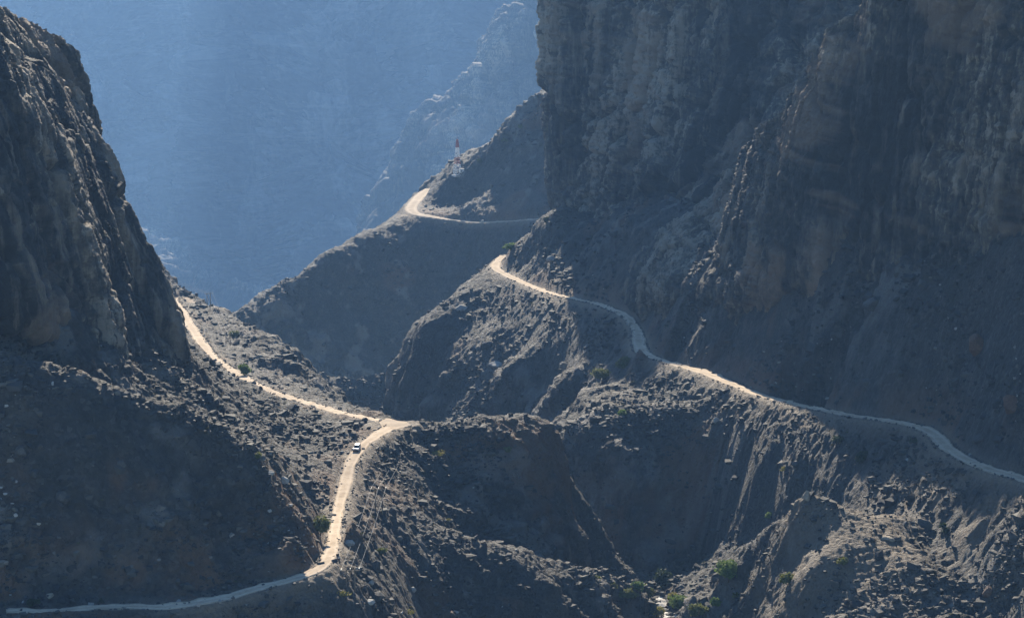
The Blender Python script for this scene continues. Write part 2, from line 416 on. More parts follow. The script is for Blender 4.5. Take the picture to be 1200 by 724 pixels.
# --- slope below the track on the right, and its broken rib
S.line([(905,480,857),(950,500,815),(1000,520,765),(1060,525,728),(1110,560,684),(1150,580,655),(1200,600,628),(1300,640,585),(1450,740,500),(1600,850,430)], 40)
S.line([(930,530,828),(980,550,768),(1040,560,728),(1100,600,670),(1180,660,622),(1300,690,575)], 40)
RIB = [(1055,600,662),(1020,600,658),(985,590,656),(945,578,660),(922,598,666),(898,628,673),(870,657,682),(838,690,692),(805,714,698)]
S.line(RIB, 16)
S.behind(RIB[1:], -6, 16, -12); S.behind(RIB[3:], -14, 40, -32)
S.line([(1080,655,622),(1000,665,623),(960,662,626),(925,690,629),(880,712,658)], 30)
S.line([(1130,700,606),(1130,750,588),(1040,760,586),(960,750,594),(880,750,642),(800,748,682)], 30)
S.line([(1200,745,588),(1300,745,560)], 40)
S.solve(c=6.0)
print('survey points', len(S.q))

def build_heightfield(name, S, k0, k1, nc, y0, y1, dlog, lines, seed, amp=1.0):
    kk = np.linspace(k0, k1, nc)
    nr = int(math.log(y1 / y0) / dlog)
    yy = y0 * np.exp(np.linspace(0, math.log(y1 / y0), nr))
    Y, K = np.meshgrid(yy, kk, indexing='ij'); X = K * Y
    # smooth base on a coarser net, then cubic up to the full grid
    st = 3
    Yc, Kc = np.meshgrid(yy[::st] if (nr - 1) % st == 0 else np.append(yy[::st], yy[-1]), kk[::st] if (nc - 1) % st == 0 else np.append(kk[::st], kk[-1]), indexing='ij')
    Zc = S.ev(Kc * Yc, Yc)
    tmp = np.stack([np.interp(kk, Kc[0], r) for r in Zc])
    Z = np.stack([np.interp(yy, Yc[:, 0], tmp[:, j]) for j in range(nc)], 1)
    for _ in range(3):
        Z[1:-1] = .25 * Z[:-2] + .5 * Z[1:-1] + .25 * Z[2:]
        Z[:, 1:-1] = .25 * Z[:, :-2] + .5 * Z[:, 1:-1] + .25 * Z[:, 2:]
    dzy = np.gradient(Z, axis=0) / np.gradient(Y, axis=0)
    dzx = np.gradient(Z, axis=1) / np.gradient(X, axis=1)
    dzy = dzy - dzx * K                                   # along y alone: the rows' columns fan out
    for q in (dzx, dzy):
        np.clip(q, -2.2, 2.2, out=q)
        for _ in range(6):
            q[1:-1] = .25 * q[:-2] + .5 * q[1:-1] + .25 * q[2:]; q[:, 1:-1] = .25 * q[:, :-2] + .5 * q[:, 1:-1] + .25 * q[:, 2:]
    steep = sstep(.55, 1.3, np.hypot(dzx, dzy))
    # how far the tracks are, to keep the big relief off them
    _, dist0, _ = carve(X, Y, Z.copy(), lines)
    far = sstep(-1, 26, dist0)
    f = np.float32
    x, y, z = X.astype(f), Y.astype(f), Z.astype(f)
    wx = 5 * fbm(x, y, z, 30, 2, k0=1); 
    outc = sstep(-.15, .45, fbm(x, y, z, 70, 3, k0=seed) + .35 * steep - .05)      # where bedrock crops out
    d = 2.6 * fbm(x, y, z, 55, 3, k0=seed) * far
    d += far * (1.7 + .9 * steep) * ridged(x + wx, y, z * .6, 19, 3, k0=seed + 1) * (.45 + .55 * outc)
    # bedding: benches dipping to the left
    dip = z + d + .16 * x - .07 * y + 2.2 * fbm(x, y, z, 26, 3, k0=2)
    ph = dip / 5.2; saw = ph - np.floor(ph)
    d += outc * far * 2.0 * (sstep(.0, .72, saw) - saw)
    ph = dip / 1.9 + 3 * fbm(x, y, z, 40, 2, k0=3); saw = ph - np.floor(ph)
    d += outc * far * .75 * (sstep(.0, .7, saw) - saw)
    # broken blocks
    v, b = cells(x + .5 * wx, y, z, 5.5, 0); d += (.35 + .65 * outc) * far * (.95 * v - .75 * sstep(.22, .0, b))
    v, b = cells(x, y, z, 2.1, 2); d += (.4 + .6 * sstep(-1, 5, dist0)) * (.36 * v - .25 * sstep(.25, 0, b)) * sstep(-.5, 2.0, dist0)
    d += .28 * fbm(x, y, z, 1.6, 2, k0=4) * sstep(-.3, 2, dist0)
    nl = np.sqrt(1 + dzx**2 + dzy**2)
    sm = lambda q: q
    h = amp * d
    if seed == 0: h = h * (1 - .5 * np.exp(-((X - 95) / 30)**2 - ((Y - 640) / 45)**2))
    X = X - h * dzx / nl; Y = Y - h * dzy / nl; Z = Z + h / nl
    nz = fbm(x, y, z, 3.0, 2, k0=3)
    Z, dist, side = carve(X, Y, Z, lines, nz=nz)
    # surfaces: cut bank above the track, spoil below it, pale ledges and red earth by patches
    pn = fbm(x, y, z, 24, 3, k0=5)
    red = sstep(9, 1.0, dist) * (side > 0) * sstep(-.5, .3, pn) * .75 + sstep(.55, .95, fbm(x, y, z, 45, 3, k0=9)) * .55
    tan = sstep(7, .3, dist) * (side <= 0) * .75 + sstep(1.4, .0, dist) * .5
    if seed == 0:
        pr = fbm(x, y, z, 14, 4, .6, k0=15)
        red = np.maximum(red, sstep(22, 4, dist) * (side > 0) * (X < -36) * (Y < 600) * sstep(-.5, .3, pr) * .85)      # earth bank over the lower track
        for (rx, ry, rr) in ((2, 770, 15), (16, 790, 10), (62, 868, 16), (30, 860, 12), (-70, 1690, 40)):
            red = np.maximum(red, sstep(.25, .8, np.exp(-((X - rx)**2 + (Y - ry)**2) / rr**2) + .45 * pr) * .8)
        tan = np.maximum(tan, sstep(34, 2, dist) * (side <= 0) * sstep(92, 112, X) * (Y < 735) * sstep(-.6, .3, pr) * .7)
        rb = np.exp(-((X - 92) / 26)**2 - ((Y - 640) / 38)**2); tan = np.maximum(tan, sstep(.15, .7, rb + .35 * pn) * .8)
    pale = sstep(.42, .75, fbm(x, y, z, 12, 3, k0=11) * .75 + .45 * outc) * .35 * far
    me = fast_mesh(name, np.stack([X, Y, Z], -1).reshape(-1, 3), grid_faces(nr, nc), True, {'red': np.clip(red, 0, .9), 'tan': np.clip(tan, 0, 1), 'pale': np.clip(pale, 0, 1)})
    o = link(name, me, M_SLOPE, kind='structure')
    return dict(o=o, X=X, Y=Y, Z=Z, kk=kk, yy=yy, dist=dist, outc=outc, slope=np.hypot(dzx, dzy))

KMAX = 1 / F_PX / cp
H = build_heightfield('valley_terrain', S, -800 * KMAX, 1040 * KMAX, 1040, 400.0, 1490.0, .00112, [LINES['A'], LINES['B'], LINES['C'], LINES['J']], 0)

# --- the ridge with the mast, farther down the valley
S2 = Survey(); S2.line([r[:3] for r in ROAD_T])
CREST_R = [(700,60,1960),(640,106,1955),(610,134,1950),(580,162,1985),(560,180,2015),(540,197,2045),(522,208,2060),(505,217,2052),(486,232,2000),(466,251,1915),(440,269,1860),(400,292,1810),(370,311,1780),(340,328,1755),(310,345,1725),(285,360,1700),(262,375,1680),(225,400,1650)]
S2.line(CREST_R, 14)
S2.behind(CREST_R, -10, 26, -14); S2.behind(CREST_R, -30, 80, -75); S2.behind(CREST_R, -50, 200, -200)
S2.line([(660,200,1872),(610,205,1885),(560,225,1925),(520,240,1935)], 30)
S2.line([(700,330,1800),(600,330,1800),(540,320,1822),(490,310,1835),(440,320,1815),(400,340,1785),(350,365,1745),(300,385,1695)], 30)
S2.line([(700,420,1760),(600,420,1765),(500,400,1782),(440,400,1768),(380,410,1730),(320,425,1680),(270,425,1650)], 30)
S2.line([(700,540,1700),(560,520,1720),(460,490,1725),(400,490,1690),(340,500,1640)], 40)
S2.hid((650,1560,-500),(500,1560,-500),(350,1520,-480),(200,1500,-460),(200,1600,-450))
S2.solve(c=8.0)
H2 = build_heightfield('mast_ridge', S2, -420 * KMAX, 120 * KMAX, 320, 1500.0, 2300.0, .0011, [LINES['T']], 3, 1.25)

# ------------------------------------------------------------------ cliffs: lofted faces
def catmull(p, n, axis=0):
    p = np.moveaxis(np.asarray(p, float), axis, 0)
    q = np.concatenate([2 * p[:1] - p[1:2], p, 2 * p[-1:] - p[-2:-1]])
    t = np.linspace(0, len(p) - 1, n); i = np.minimum(t.astype(int), len(p) - 2); f = (t - i).reshape((-1,) + (1,) * (p.ndim - 1))
    a, b, c, d = q[i], q[i + 1], q[i + 2], q[i + 3]
    r = .5 * (2 * b + (c - a) * f + (2 * a - 5 * b + 4 * c - d) * f**2 + (3 * b - a - 3 * c + d) * f**3)
    return np.moveaxis(r, 0, axis)
def resample(poly, n):
    p = np.array(poly, float); s = np.concatenate([[0], np.cumsum(np.linalg.norm(np.diff(p, axis=0), axis=1))])
    # chord-length Catmull then even spacing
    d = catmull(p, 40 * len(p)); s = np.concatenate([[0], np.cumsum(np.linalg.norm(np.diff(d, axis=0), axis=1))])
    sv = np.linspace(0, s[-1], n); return np.stack([np.interp(sv, s, d[:, k]) for k in range(3)], 1)
def loft(name, cols, nc, nr, mat, amp=1.0, wl=1.0, seed=0, redz=None, blk=1.0, foot=45):
    """columns run from the foot of the cliff upwards"""
    if foot: cols = [[(c[0][0], c[0][1] + foot, c[0][2] + 6)] + c for c in cols]
    net = np.stack([resample([P(*q) for q in c], 24) for c in cols])        # (C,24,3)
    # even spacing across the columns
    mid = net[:, 8]; s = np.concatenate([[0], np.cumsum(np.linalg.norm(np.diff(mid, axis=0), axis=1))])
    dense = catmull(net, 30 * len(cols), 0); sd = np.interp(np.linspace(0, len(cols) - 1, len(dense)), np.arange(len(cols)), s)
    sv = np.linspace(0, s[-1], nc); g = np.empty((nc, 24, 3))
    for r in range(24):
        for k in range(3): g[:, r, k] = np.interp(sv, sd, dense[:, r, k])
    g = catmull(g, nr, 1)
    def normals(g):
        a = np.gradient(g, axis=0); b = np.gradient(g, axis=1); n = np.cross(a, b)
        return n / (np.linalg.norm(n, axis=-1, keepdims=True) + 1e-9)
    n = normals(g)
    for _ in range(10):
        n[1:-1] = (n[:-2] + n[1:-1] + n[2:]) / 3; n[:, 1:-1] = (n[:, :-2] + n[:, 1:-1] + n[:, 2:]) / 3
    n /= np.linalg.norm(n, axis=-1, keepdims=True) + 1e-9
    f = np.float32; x, y, z = (g[..., k].astype(f) for k in range(3))
    w = wl
    wp = 6 * w * fbm(x, y, z, 40 * w, 2, k0=seed)
    rn0 = fbm(x, y, z, 80 * w, 3, k0=seed + 5)
    d = 4.0 * w * fbm(x, y, z * .35, 90 * w, 3, k0=seed + 1)
    d += 2.6 * w * ridged(x + wp, y + wp, z * .14, 48 * w, 2, k0=seed)                    # buttresses
    t1, b1 = cells(x + .8 * wp, y + .8 * wp, z, 21 * w, seed, 3.4)                            # tall columns between joints
    joint = sstep(.13, .0, b1)
    d += w * blk * (4.2 * t1 - 7.5 * joint)
    t2, b2 = cells(x + .4 * wp, y + .4 * wp, z, 9.5 * w, seed + 2, 2.0)
    d += w * blk * (1.9 * t2 - 2.0 * sstep(.12, .0, b2))
    d += .7 * w * ridged(x, y, z * .3, 13 * w, 3, k0=seed + 3)
    crack = b1 * 2
    bz = z + .05 * x + 2.5 * w * fbm(x, y, z, 45 * w, 2, k0=seed + 2)
    bed = fbm(np.zeros_like(x), np.zeros_like(x) + seed, bz, 9 * w, 4, .6, k0=seed)     # strata of differing hardness
    d += 1.1 * w * bed * (.4 + .6 * sstep(-.3, .4, rn0))
    ph = bz / (3.4 * w); saw = ph - np.floor(ph); d += .35 * w * sstep(0, .8, saw) * sstep(-.1, .5, rn0)
    v, b = cells(x, y, z, 4.6 * w, seed + 1, 1.1); d += w * (.75 * v - .6 * sstep(.2, 0, b)) * (.3 + .7 * sstep(-.3, .4, rn0))
    v, b = cells(x, y, z, 2.4 * w, seed + 1, 1.2); d += w * (.42 * v - .25 * sstep(.2, 0, b))
    g = g + n * (amp * d)[..., None]
    rn = fbm(x, y, z, 50 * w, 3, k0=seed + 4)
    red = sstep(.25, .8, rn + .5 * bed) * .55
    if redz is not None: red = np.maximum(red, redz(x, y, z))
    tone = np.clip(.46 + blk * (.16 * t1 + .16 * t2) + .14 * v + .5 * rn0, 0, 1)
    dark = joint * .35  # shade of the clefts put into the colour along the joints
    me = fast_mesh(name, g.reshape(-1, 3), grid_faces(nc, nr), True, {'red': np.clip(red, 0, .85), 'dark': dark, 'tone': tone})
    return link(name, me, mat, kind='structure')

LEFT = [
 [(-260,345,540),(-260,150,570),(-250,-80,600),(-240,-280,640)],
 [(-120,340,550),(-125,180,566),(-130,0,590),(-130,-220,625)],
 [(0,356,566),(-4,220,578),(-14,80,596),(-40,-70,630)],
 [(60,374,590),(46,240,606),(22,90,630),(-20,-25,660)],
 [(112,396,616),(92,260,632),(62,110,655),(12,8,685)],
 [(152,410,648),(132,290,662),(96,140,685),(45,30,705)],
 [(184,416,684),(160,310,692),(122,170,704),(72,48,715)],
 [(209,420,706),(190,330,709),(137,205,714),(92,62,720)],
 [(204,420,750),(184,332,745),(128,205,742),(84,66,740)],
 [(170,424,810),(140,335,800),(80,205,790),(30,60,780)],
 [(40,420,880),(10,335,870),(-50,200,850),(-100,60,830)],
]
loft('left_cliff', LEFT, 620, 420, M_CLIFF, .58, .8, 0, None, .85, 22)

UPPER = [
 [(900,330,1720),(900,200,1730),(900,60,1740),(900,-120,1750)],
 [(760,300,1600),(755,180,1610),(750,60,1620),(745,-120,1630)],
 [(668,290,1480),(664,180,1485),(660,60,1492),(654,-120,1500)],
 [(646,275,1400),(646,180,1402),(641,60,1410),(634,-120,1430)],
 [(654,266,1352),(655,190,1356),(651,80,1364),(645,-120,1385)],
 [(690,262,1312),(692,190,1322),(692,80,1335),(690,-120,1355)],
 [(725,258,1250),(728,190,1278),(732,80,1298),(735,-120,1320)],
 [(765,258,1190),(768,190,1232),(775,80,1255),(780,-120,1280)],
 [(810,262,1138),(812,180,1190),(815,80,1215),(820,-120,1245)],
 [(860,262,1085),(868,170,1150),(875,60,1180),(880,-120,1215)],
 [(920,260,1060),(930,150,1120),(940,40,1150),(950,-140,1190)],
 [(1020,250,1040),(1030,120,1080),(1050,0,1110),(1060,-180,1150)],
 [(1250,250,980),(1260,120,1010),(1280,-20,1040),(1300,-260,1080)],
]
loft('upper_cliff', UPPER, 680, 460, M_CLIFF, 1.0, 1.0, 1, None, .8)

def ledge(x, y, z):
    # a band of broken tan rock along the foot of the near cliff
    d = z - (CZ - 176 - .18 * (x - 100))
    return sstep(13, 4, np.abs(d)) * sstep(.0, .5, fbm(x, y, z, 16, 3, k0=2) + .2) * .8
NEAR = [
 [(730,340,1110),(740,310,1120),(752,290,1130),(760,285,1150)],
 [(775,335,1020),(785,295,1045),(795,262,1065),(805,250,1080)],
 [(815,338,988),(826,300,1015),(838,245,1055),(846,210,1085)],
 [(850,340,938),(856,285,952),(862,228,975),(868,184,995)],
 [(892,326,908),(898,240,911),(905,180,915),(912,128,920)],
 [(945,312,876),(952,210,878),(960,120,881),(972,48,888)],
 [(1000,312,842),(1005,190,847),(1010,80,854),(1022,-25,866)],
 [(1060,310,808),(1062,180,814),(1066,20,822),(1072,-320,835)],  # from here on, unseen tops raised to keep the right road in shade
 [(1120,300,776),(1122,160,783),(1128,0,791),(1140,-440,805)],
 [(1200,285,736),(1205,130,745),(1210,-40,757),(1220,-440,772)],
 [(1310,275,684),(1310,120,695),(1320,-60,710),(1330,-440,728)],
 [(1450,275,612),(1450,120,622),(1460,-80,636),(1470,-440,650)],
 [(1680,280,525),(1680,120,535),(1690,-80,548),(1700,-440,560)],
]
loft('near_cliff', NEAR, 760, 420, M_CLIFF, .75, .8, 2, ledge, .45)

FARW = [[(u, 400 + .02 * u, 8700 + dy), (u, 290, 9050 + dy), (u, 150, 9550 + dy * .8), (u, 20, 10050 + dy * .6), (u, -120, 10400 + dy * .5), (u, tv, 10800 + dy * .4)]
        for u, dy, tv in [(-420,-2200,-260),(-250,-1100,-330),(-120,-300,-210),(0,250,-190),(70,1000,-215),(130,700,-200),(200,1600,-330),(260,850,-300),(330,420,-520),(390,-100,-560),(440,500,-400),(500,1500,-600),(560,850,-650),(600,260,-560),(660,700,-640),(760,-440,-600),(900,-700,-520),(1100,-1500,-450),(1400,-2500,-400)]]  # unseen skyline raised and notched to cast shade into the haze
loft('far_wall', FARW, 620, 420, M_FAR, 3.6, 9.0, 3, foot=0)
SPUR = [[(u, 440, 4950), (u, v + .55 * (430 - v), 5350), (u, v, 5800), (u + 10, v + 60, 6500)] for u, v in
        [(300,425),(336,396),(372,346),(400,306),(425,252),(452,214),(478,172),(505,118),(540,84),(575,30),(610,-8),(660,-66),(740,-100),(860,-120)]]
loft('far_spur', SPUR, 460, 340, M_SPUR, .9, 4.8, 1, foot=0)
LOWR = [[(u, 440, 6500), (u, v + .5 * (430 - v), 6900), (u, v, 7500), (u + 4, v + 50, 8300)] for u, v in
        [(-260,120),(-120,170),(0,215),(80,236),(150,268),(200,284),(240,306),(290,336),(330,352),(370,392),(420,410)]]
loft('far_foothill', LOWR, 420, 300, M_SPUR, 1.5, 8.0, 2, foot=0)

# flat valley floor under everything, out to the horizon of the gorge
gn = 40
gx, gy = np.meshgrid(np.linspace(-9000, 9000, gn), np.linspace(-180, 13000, gn), indexing='ij')
me = fast_mesh('valley_floor', np.stack([gx, gy, np.full_like(gx, CZ - 2250)], -1).reshape(-1, 3), grid_faces(gn, gn)[:, ::-1], True, {'red': np.zeros(gn * gn), 'tan': np.zeros(gn * gn), 'pale': np.zeros(gn * gn)})
link('valley_floor', me, M_SLOPE, kind='structure')

#PART2
# ------------------------------------------------------------------ tracks
def track(name, ln, step=1.2, ends=False):
    s = spline(ln[::3] if len(ln) > 30 else ln, step)
    if name == 'road_junction': s[:, 2] += .05
    t = np.gradient(s[:, :2], axis=0); t /= np.linalg.norm(t, axis=1, keepdims=True)
    nrm = np.stack([t[:, 1], -t[:, 0]], 1)
    cr = np.array([-1.0, -.86, -.66, -.5, -.3, 0, .3, .5, .66, .86, 1.0])
    e1 = .8 * fbm(s[:, 0], s[:, 1], s[:, 2], 16, 5, .6, k0=1); e2 = .8 * fbm(s[:, 0] + 50, s[:, 1], s[:, 2], 16, 5, .6, k0=2)
    V = []; rut = []; ver = []
    for i in range(len(s)):
        hw = s[i, 3] / 2
        for c in cr:
            w = (hw + .75 * (e1[i] if c < 0 else e2[i])) * c
            zz = s[i, 2] + .04 - .05 * abs(c) - (.10 if abs(c) == 1 else 0) * 4 - .05 * (abs(abs(c) - .5) < .1)
            V.append((s[i, 0] + nrm[i, 0] * w, s[i, 1] + nrm[i, 1] * w, zz)); rut.append(.35 if .3 < abs(c) < .7 else 0.0); ver.append(.8 if abs(c) > .9 else (.35 if abs(c) > .8 else (.12 if c == 0 else 0)))
    V = np.array(V); V[:, 2] += .05 * fbm(V[:, 0], V[:, 1], V[:, 2], 2.5, 2)
    eg = np.tile((np.abs(cr) > .8) & (np.abs(cr) < .95), len(s)); V[:, 2] += eg * .5 * np.clip(fbm(V[:, 0], V[:, 1], V[:, 2], 5, 3, .6, k0=6) + .1, 0, 1)
    me = fast_mesh(name, V, grid_faces(len(s), len(cr)), True, {'rut': np.array(rut), 'verge': np.array(ver)})
    return link(name, me, M_TRACK, kind='structure')
track('lower_road', LINES['A']); track('saddle_road', LINES['B'])
# pale stones of the dry stream bed in the ravine
sl = spline([P(*q) for q in STREAM[:4]], 1.0)
st = []
for i in range(len(sl)):
    wd = 2.6 + 1.6 * math.sin(i * .23) + rng.normal(0, .3)
    for k in np.linspace(-1, 1, 9): st.append((sl[i, 0] + k * wd, sl[i, 1] + .3 * k * wd))
st = np.array(st); jz = np.clip(np.searchsorted(H['yy'], st[:, 1]), 1, len(H['yy']) - 1); iz = np.clip(np.searchsorted(H['kk'], st[:, 0] / st[:, 1]), 1, len(H['kk']) - 1)
zz = np.maximum.reduce([H['Z'][np.clip(jz + a, 0, len(H['yy']) - 1), np.clip(iz + b, 0, len(H['kk']) - 1)] for a in (-2, 0, 2) for b in (-2, 0, 2)]) - .25
zz = zz + .35 * fbm(st[:, 0], st[:, 1], zz, 2.2, 3)
link('stream_bed', fast_mesh('stream_bed', np.stack([st[:, 0], st[:, 1], zz], 1), grid_faces(len(sl), 9), True), plain('washed pale gravel', (.50, .47, .42), .9, 0, .45, .7), kind='structure')
track('road_junction', LINES['J']); track('right_road', LINES['C']); track('ridge_road', LINES['T'])

#PART3
# ------------------------------------------------------------------ placing things on the ground
def hit(u, v, G=None):
    """the spot of the terrain seen on this bearing and dip"""
    G = G or H
    uu, vv, best = u, v, None
    for _ in range(5):
        a = (uu - 600.0) / F_PX; b = (362.0 - vv) / F_PX
        Y = cp + b * sp; Zs = (-sp + b * cp) / Y; k = a / Y
        i = int(np.clip(np.searchsorted(G['kk'], k), 1, len(G['kk']) - 1))
        if abs(G['kk'][i - 1] - k) < abs(G['kk'][i] - k): i -= 1
        j = int(np.argmax((G['Z'][:, i] - CZ) / G['Y'][:, i] >= Zs))
        if j == 0: break
        x, y, z = G['X'][j, i], G['Y'][j, i], G['Z'][j, i] - CZ
        d = y * cp - z * sp; pu, pv = 600 + x / d * F_PX, 362 - (y * sp + z * cp) / d * F_PX
        e = abs(pu - u) + .5 * abs(pv - v)
        if best is None or e < best[0]: best = (e, Vector((x, y, z + CZ)))
        uu += .8 * (u - pu); vv += .4 * (v - pv)
    return best and best[1]
def ground_z(x, y, G=None):
    G = G or H
    j = int(np.clip(np.searchsorted(G['yy'], y), 1, len(G['yy']) - 1)); i = int(np.clip(np.searchsorted(G['kk'], x / y), 1, len(G['kk']) - 1))
    return float(G['Z'][j, i])

def thing(name, label, cat, loc, rotz=0.0, group=None):
    o = bpy.data.objects.new(name, None); COL.objects.link(o); o.empty_display_size = .5
    o.location = loc; o.rotation_euler = (0, 0, rotz); o['label'] = label; o['category'] = cat
    if group: o['group'] = group
    return o
class MB:
    """collects boxes, tubes and hulls; build() links them as one mesh object"""
    def __init__(s): s.v = []; s.f = []
    def add(s, V, Fc):
        n = len(s.v); s.v += [tuple(p) for p in V]; s.f += [tuple(i + n for i in f) for f in Fc]; return s
    def box(s, c, d, taper=(1, 1), shift=(0, 0)):
        x, y, z = (q / 2 for q in d); V = []
        for sz in (-1, 1):
            tx, ty = (1, 1) if sz < 0 else taper; ox, oy = (0, 0) if sz < 0 else shift
            for sx, sy in ((-1, -1), (1, -1), (1, 1), (-1, 1)): V.append((c[0] + sx * x * tx + ox, c[1] + sy * y * ty + oy, c[2] + sz * z))
        return s.add(V, [(3, 2, 1, 0), (4, 5, 6, 7), (0, 1, 5, 4), (1, 2, 6, 5), (2, 3, 7, 6), (3, 0, 4, 7)])
    def tube(s, p, q, r0, r1=None, n=8):
        p, q = Vector(p), Vector(q); r1 = r0 if r1 is None else r1
        d = (q - p).normalized(); a = d.orthogonal().normalized(); b = d.cross(a); V = []
        for c, r in ((p, r0), (q, r1)):
            for i in range(n):
                t = 2 * math.pi * i / n; V.append(c + a * (r * math.cos(t)) + b * (r * math.sin(t)))
        Fc = [(i, (i + 1) % n, n + (i + 1) % n, n + i) for i in range(n)] + [tuple(range(n - 1, -1, -1)), tuple(range(n, 2 * n))]
        return s.add(V, Fc)
    def path(s, pts, r, n=5):
        for a, b in zip(pts[:-1], pts[1:]): s.tube(a, b, r, r, n)
        return s
    def build(s, name, mat, parent=None, smooth=False, bevel=0.0):
        me = bpy.data.meshes.new(name); me.from_pydata(s.v, [], s.f); me.update()
        if smooth: me.polygons.foreach_set('use_smooth', [True] * len(me.polygons))
        o = link(name, me, mat, parent)
        if bevel:
            m = o.modifiers.new('bevel', 'BEVEL'); m.width = bevel; m.segments = 2; m.limit_method = 'ANGLE'
        return o

# ------------------------------------------------------------------ loose rock
def rock_material(name, dark, light, pale=0.0):
    m, nt, bs = new_mat(name)
    v = mapped(nt); n1 = noise(nt, v, .35, 6, .65); n2 = noise(nt, v, 2.2, 5, .7)
    c = ramp(nt, n1, [(.3, dark), (.7, light)]).outputs[0]
    c = mix(nt, .4, c, ramp(nt, n2, [(.3, tuple(.5 * q for q in dark)), (.7, tuple(1.35 * q for q in light))]).outputs[0])
    nt.links.new(c, bs.inputs['Base Color']); bump(nt, bs, n2, .25, .8)
    return m
m, nt, bs = new_mat('scree stones')
c = ramp(nt, attr(nt, 'tone'), [(0, (.028, .030, .033)), (.45, (.050, .050, .050)), (.8, (.085, .080, .072)), (.93, (.14, .13, .115)), (1, (.34, .32, .29))]).outputs[0]
c = mix(nt, .5, c, mix(nt, noise(nt, mapped(nt), 1.4, 5, .7), c, (.8, .8, .8), 'MULTIPLY'))
nt.links.new(c, bs.inputs['Base Color']); M_SCREE = m

def block_shapes(n, r):
    """angular broken stones: jittered slabs with two corners knocked off"""
    out = []
    for _ in range(n):
        pts = np.array([(x, y, z) for x in (-1, 1) for y in (-1, 1) for z in (-1, 1)], float)
        pts = pts + r.normal(0, .33, pts.shape)
        import bmesh
        bm = bmesh.new()
        for p in pts: bm.verts.new(p)
        for _k in range(9):
            d = r.normal(0, 1, 3); d /= np.linalg.norm(d); bm.verts.new(d * r.uniform(1.1, 1.5))
        res = bmesh.ops.convex_hull(bm, input=bm.verts)
        bmesh.ops.delete(bm, geom=list({e for e in res['geom_interior'] + res['geom_unused'] if isinstance(e, bmesh.types.BMVert)}), context='VERTS')
        bmesh.ops.triangulate(bm, faces=bm.faces); bm.verts.index_update()
        out.append((np.array([v.co[:] for v in bm.verts]), np.array([[v.index for v in f.verts] for f in bm.faces]))); bm.free()
    return out
SHAPES = block_shapes(14, rng)

def scatter(name, P3, size, tone, mat, sink=.25):
    """all small stones of a slope as one mesh"""
    n = len(P3); which = rng.integers(0, len(SHAPES), n); co = []; fc = []; tn = []; base = 0
    for w_ in range(len(SHAPES)):
        sel = np.nonzero(which == w_)[0]
        if len(sel) == 0: continue
        V, Fc = SHAPES[w_]; k = len(sel)
        sc3 = size[sel, None] * np.stack([rng.uniform(.7, 1.35, k), rng.uniform(.6, 1.1, k), rng.uniform(.35, .8, k)], 1) * .5
        q = V[None] * sc3[:, None]
        a = rng.uniform(0, 6.283, k); tlt = rng.normal(0, .35, k)
        ct, st = np.cos(tlt)[:, None], np.sin(tlt)[:, None]
        y, z = q[..., 1] * ct - q[..., 2] * st, q[..., 1] * st + q[..., 2] * ct
        ca, sa = np.cos(a)[:, None], np.sin(a)[:, None]
        x, y = q[..., 0] * ca - y * sa, q[..., 0] * sa + y * ca
        q = np.stack([x, y, z], -1) + P3[sel][:, None]; q[..., 2] += (size[sel] * (.3 - sink))[:, None]
        co.append(q.reshape(-1, 3)); fc.append((Fc[None] + (base + np.arange(k) * len(V))[:, None, None]).reshape(-1, 3)); tn.append(np.repeat(tone[sel], len(V))); base += k * len(V)
    me = fast_mesh(name, np.concatenate(co), np.concatenate(fc), False, {'tone': np.concatenate(tn)})
    return link(name, me, mat, kind='stuff')

def visible_mask(G):
    r = (G['Z'] - CZ) / G['Y']; mx = np.maximum.accumulate(r, 0)
    vis = np.zeros(r.shape, bool); vis[1:] = r[1:] > mx[:-1] - 1e-9
    up = np.zeros(r.shape); up[1:] = np.maximum(mx[1:] - mx[:-1], 0)        # how tall the spot shows
    return vis, up
def spots(G, n, extra=None, off=1.2):
    vis, up = visible_mask(G)
    wgt = (up + .15 * up.mean()) * vis * (G['dist'] > off)
    if extra is not None: wgt = wgt * extra
    c = np.cumsum(wgt.ravel()); idx = np.searchsorted(c, rng.random(n) * c[-1]); idx = np.clip(idx, 0, wgt.size - 1)
    j, i = np.unravel_index(idx, wgt.shape)
    x, y, z = G['X'][j, i], G['Y'][j, i], G['Z'][j, i]
    return np.stack([x + rng.normal(0, .3, n), y + rng.normal(0, .3, n), z], 1), (j, i)
clump = sstep(-.35, .6, fbm(H['X'], H['Y'], H['Z'], 30, 4, k0=8)) ** 1.5 + .08
n = 70000
Q, (jj, ii) = spots(H, n, clump * (.45 + .55 * sstep(1.9, .9, H['slope'])))
sz = np.clip(rng.lognormal(-.40, .58, n), .25, 3.4) * np.clip(Q[:, 1] / 750, .7, 1.6)
sz = np.minimum(sz, 2.5)
lightp = sstep(.1, .7, fbm(Q[:, 0], Q[:, 1], Q[:, 2], 38, 3, k0=21))
scatter('scree', Q, sz, np.clip(rng.beta(1.2, 1.9, n) + .18 * (rng.random(n) > .9) + .40 * lightp * rng.random(n), 0, np.clip(1.25 - .28 * sz, .45, 1)), M_SCREE)
EQ = []
for k_ in 'ABCJ':
    l_ = spline(LINES[k_], .55); t_ = np.gradient(l_[:, :2], axis=0); t_ /= np.linalg.norm(t_, axis=1, keepdims=True) + 1e-9
    for sd_ in (-1, 1):
        m_ = rng.random(len(l_)) < np.clip(.45 + .6 * fbm(l_[:, 0], l_[:, 1], l_[:, 2], 9, 2, k0=12), .05, 1)
        o_ = (l_[:, 3] / 2 + rng.normal(.1, .55, len(l_))) * sd_
        EQ.append(np.stack([l_[:, 0] + t_[:, 1] * o_, l_[:, 1] - t_[:, 0] * o_, l_[:, 2] - .05], 1)[m_])
EQ = np.concatenate(EQ)
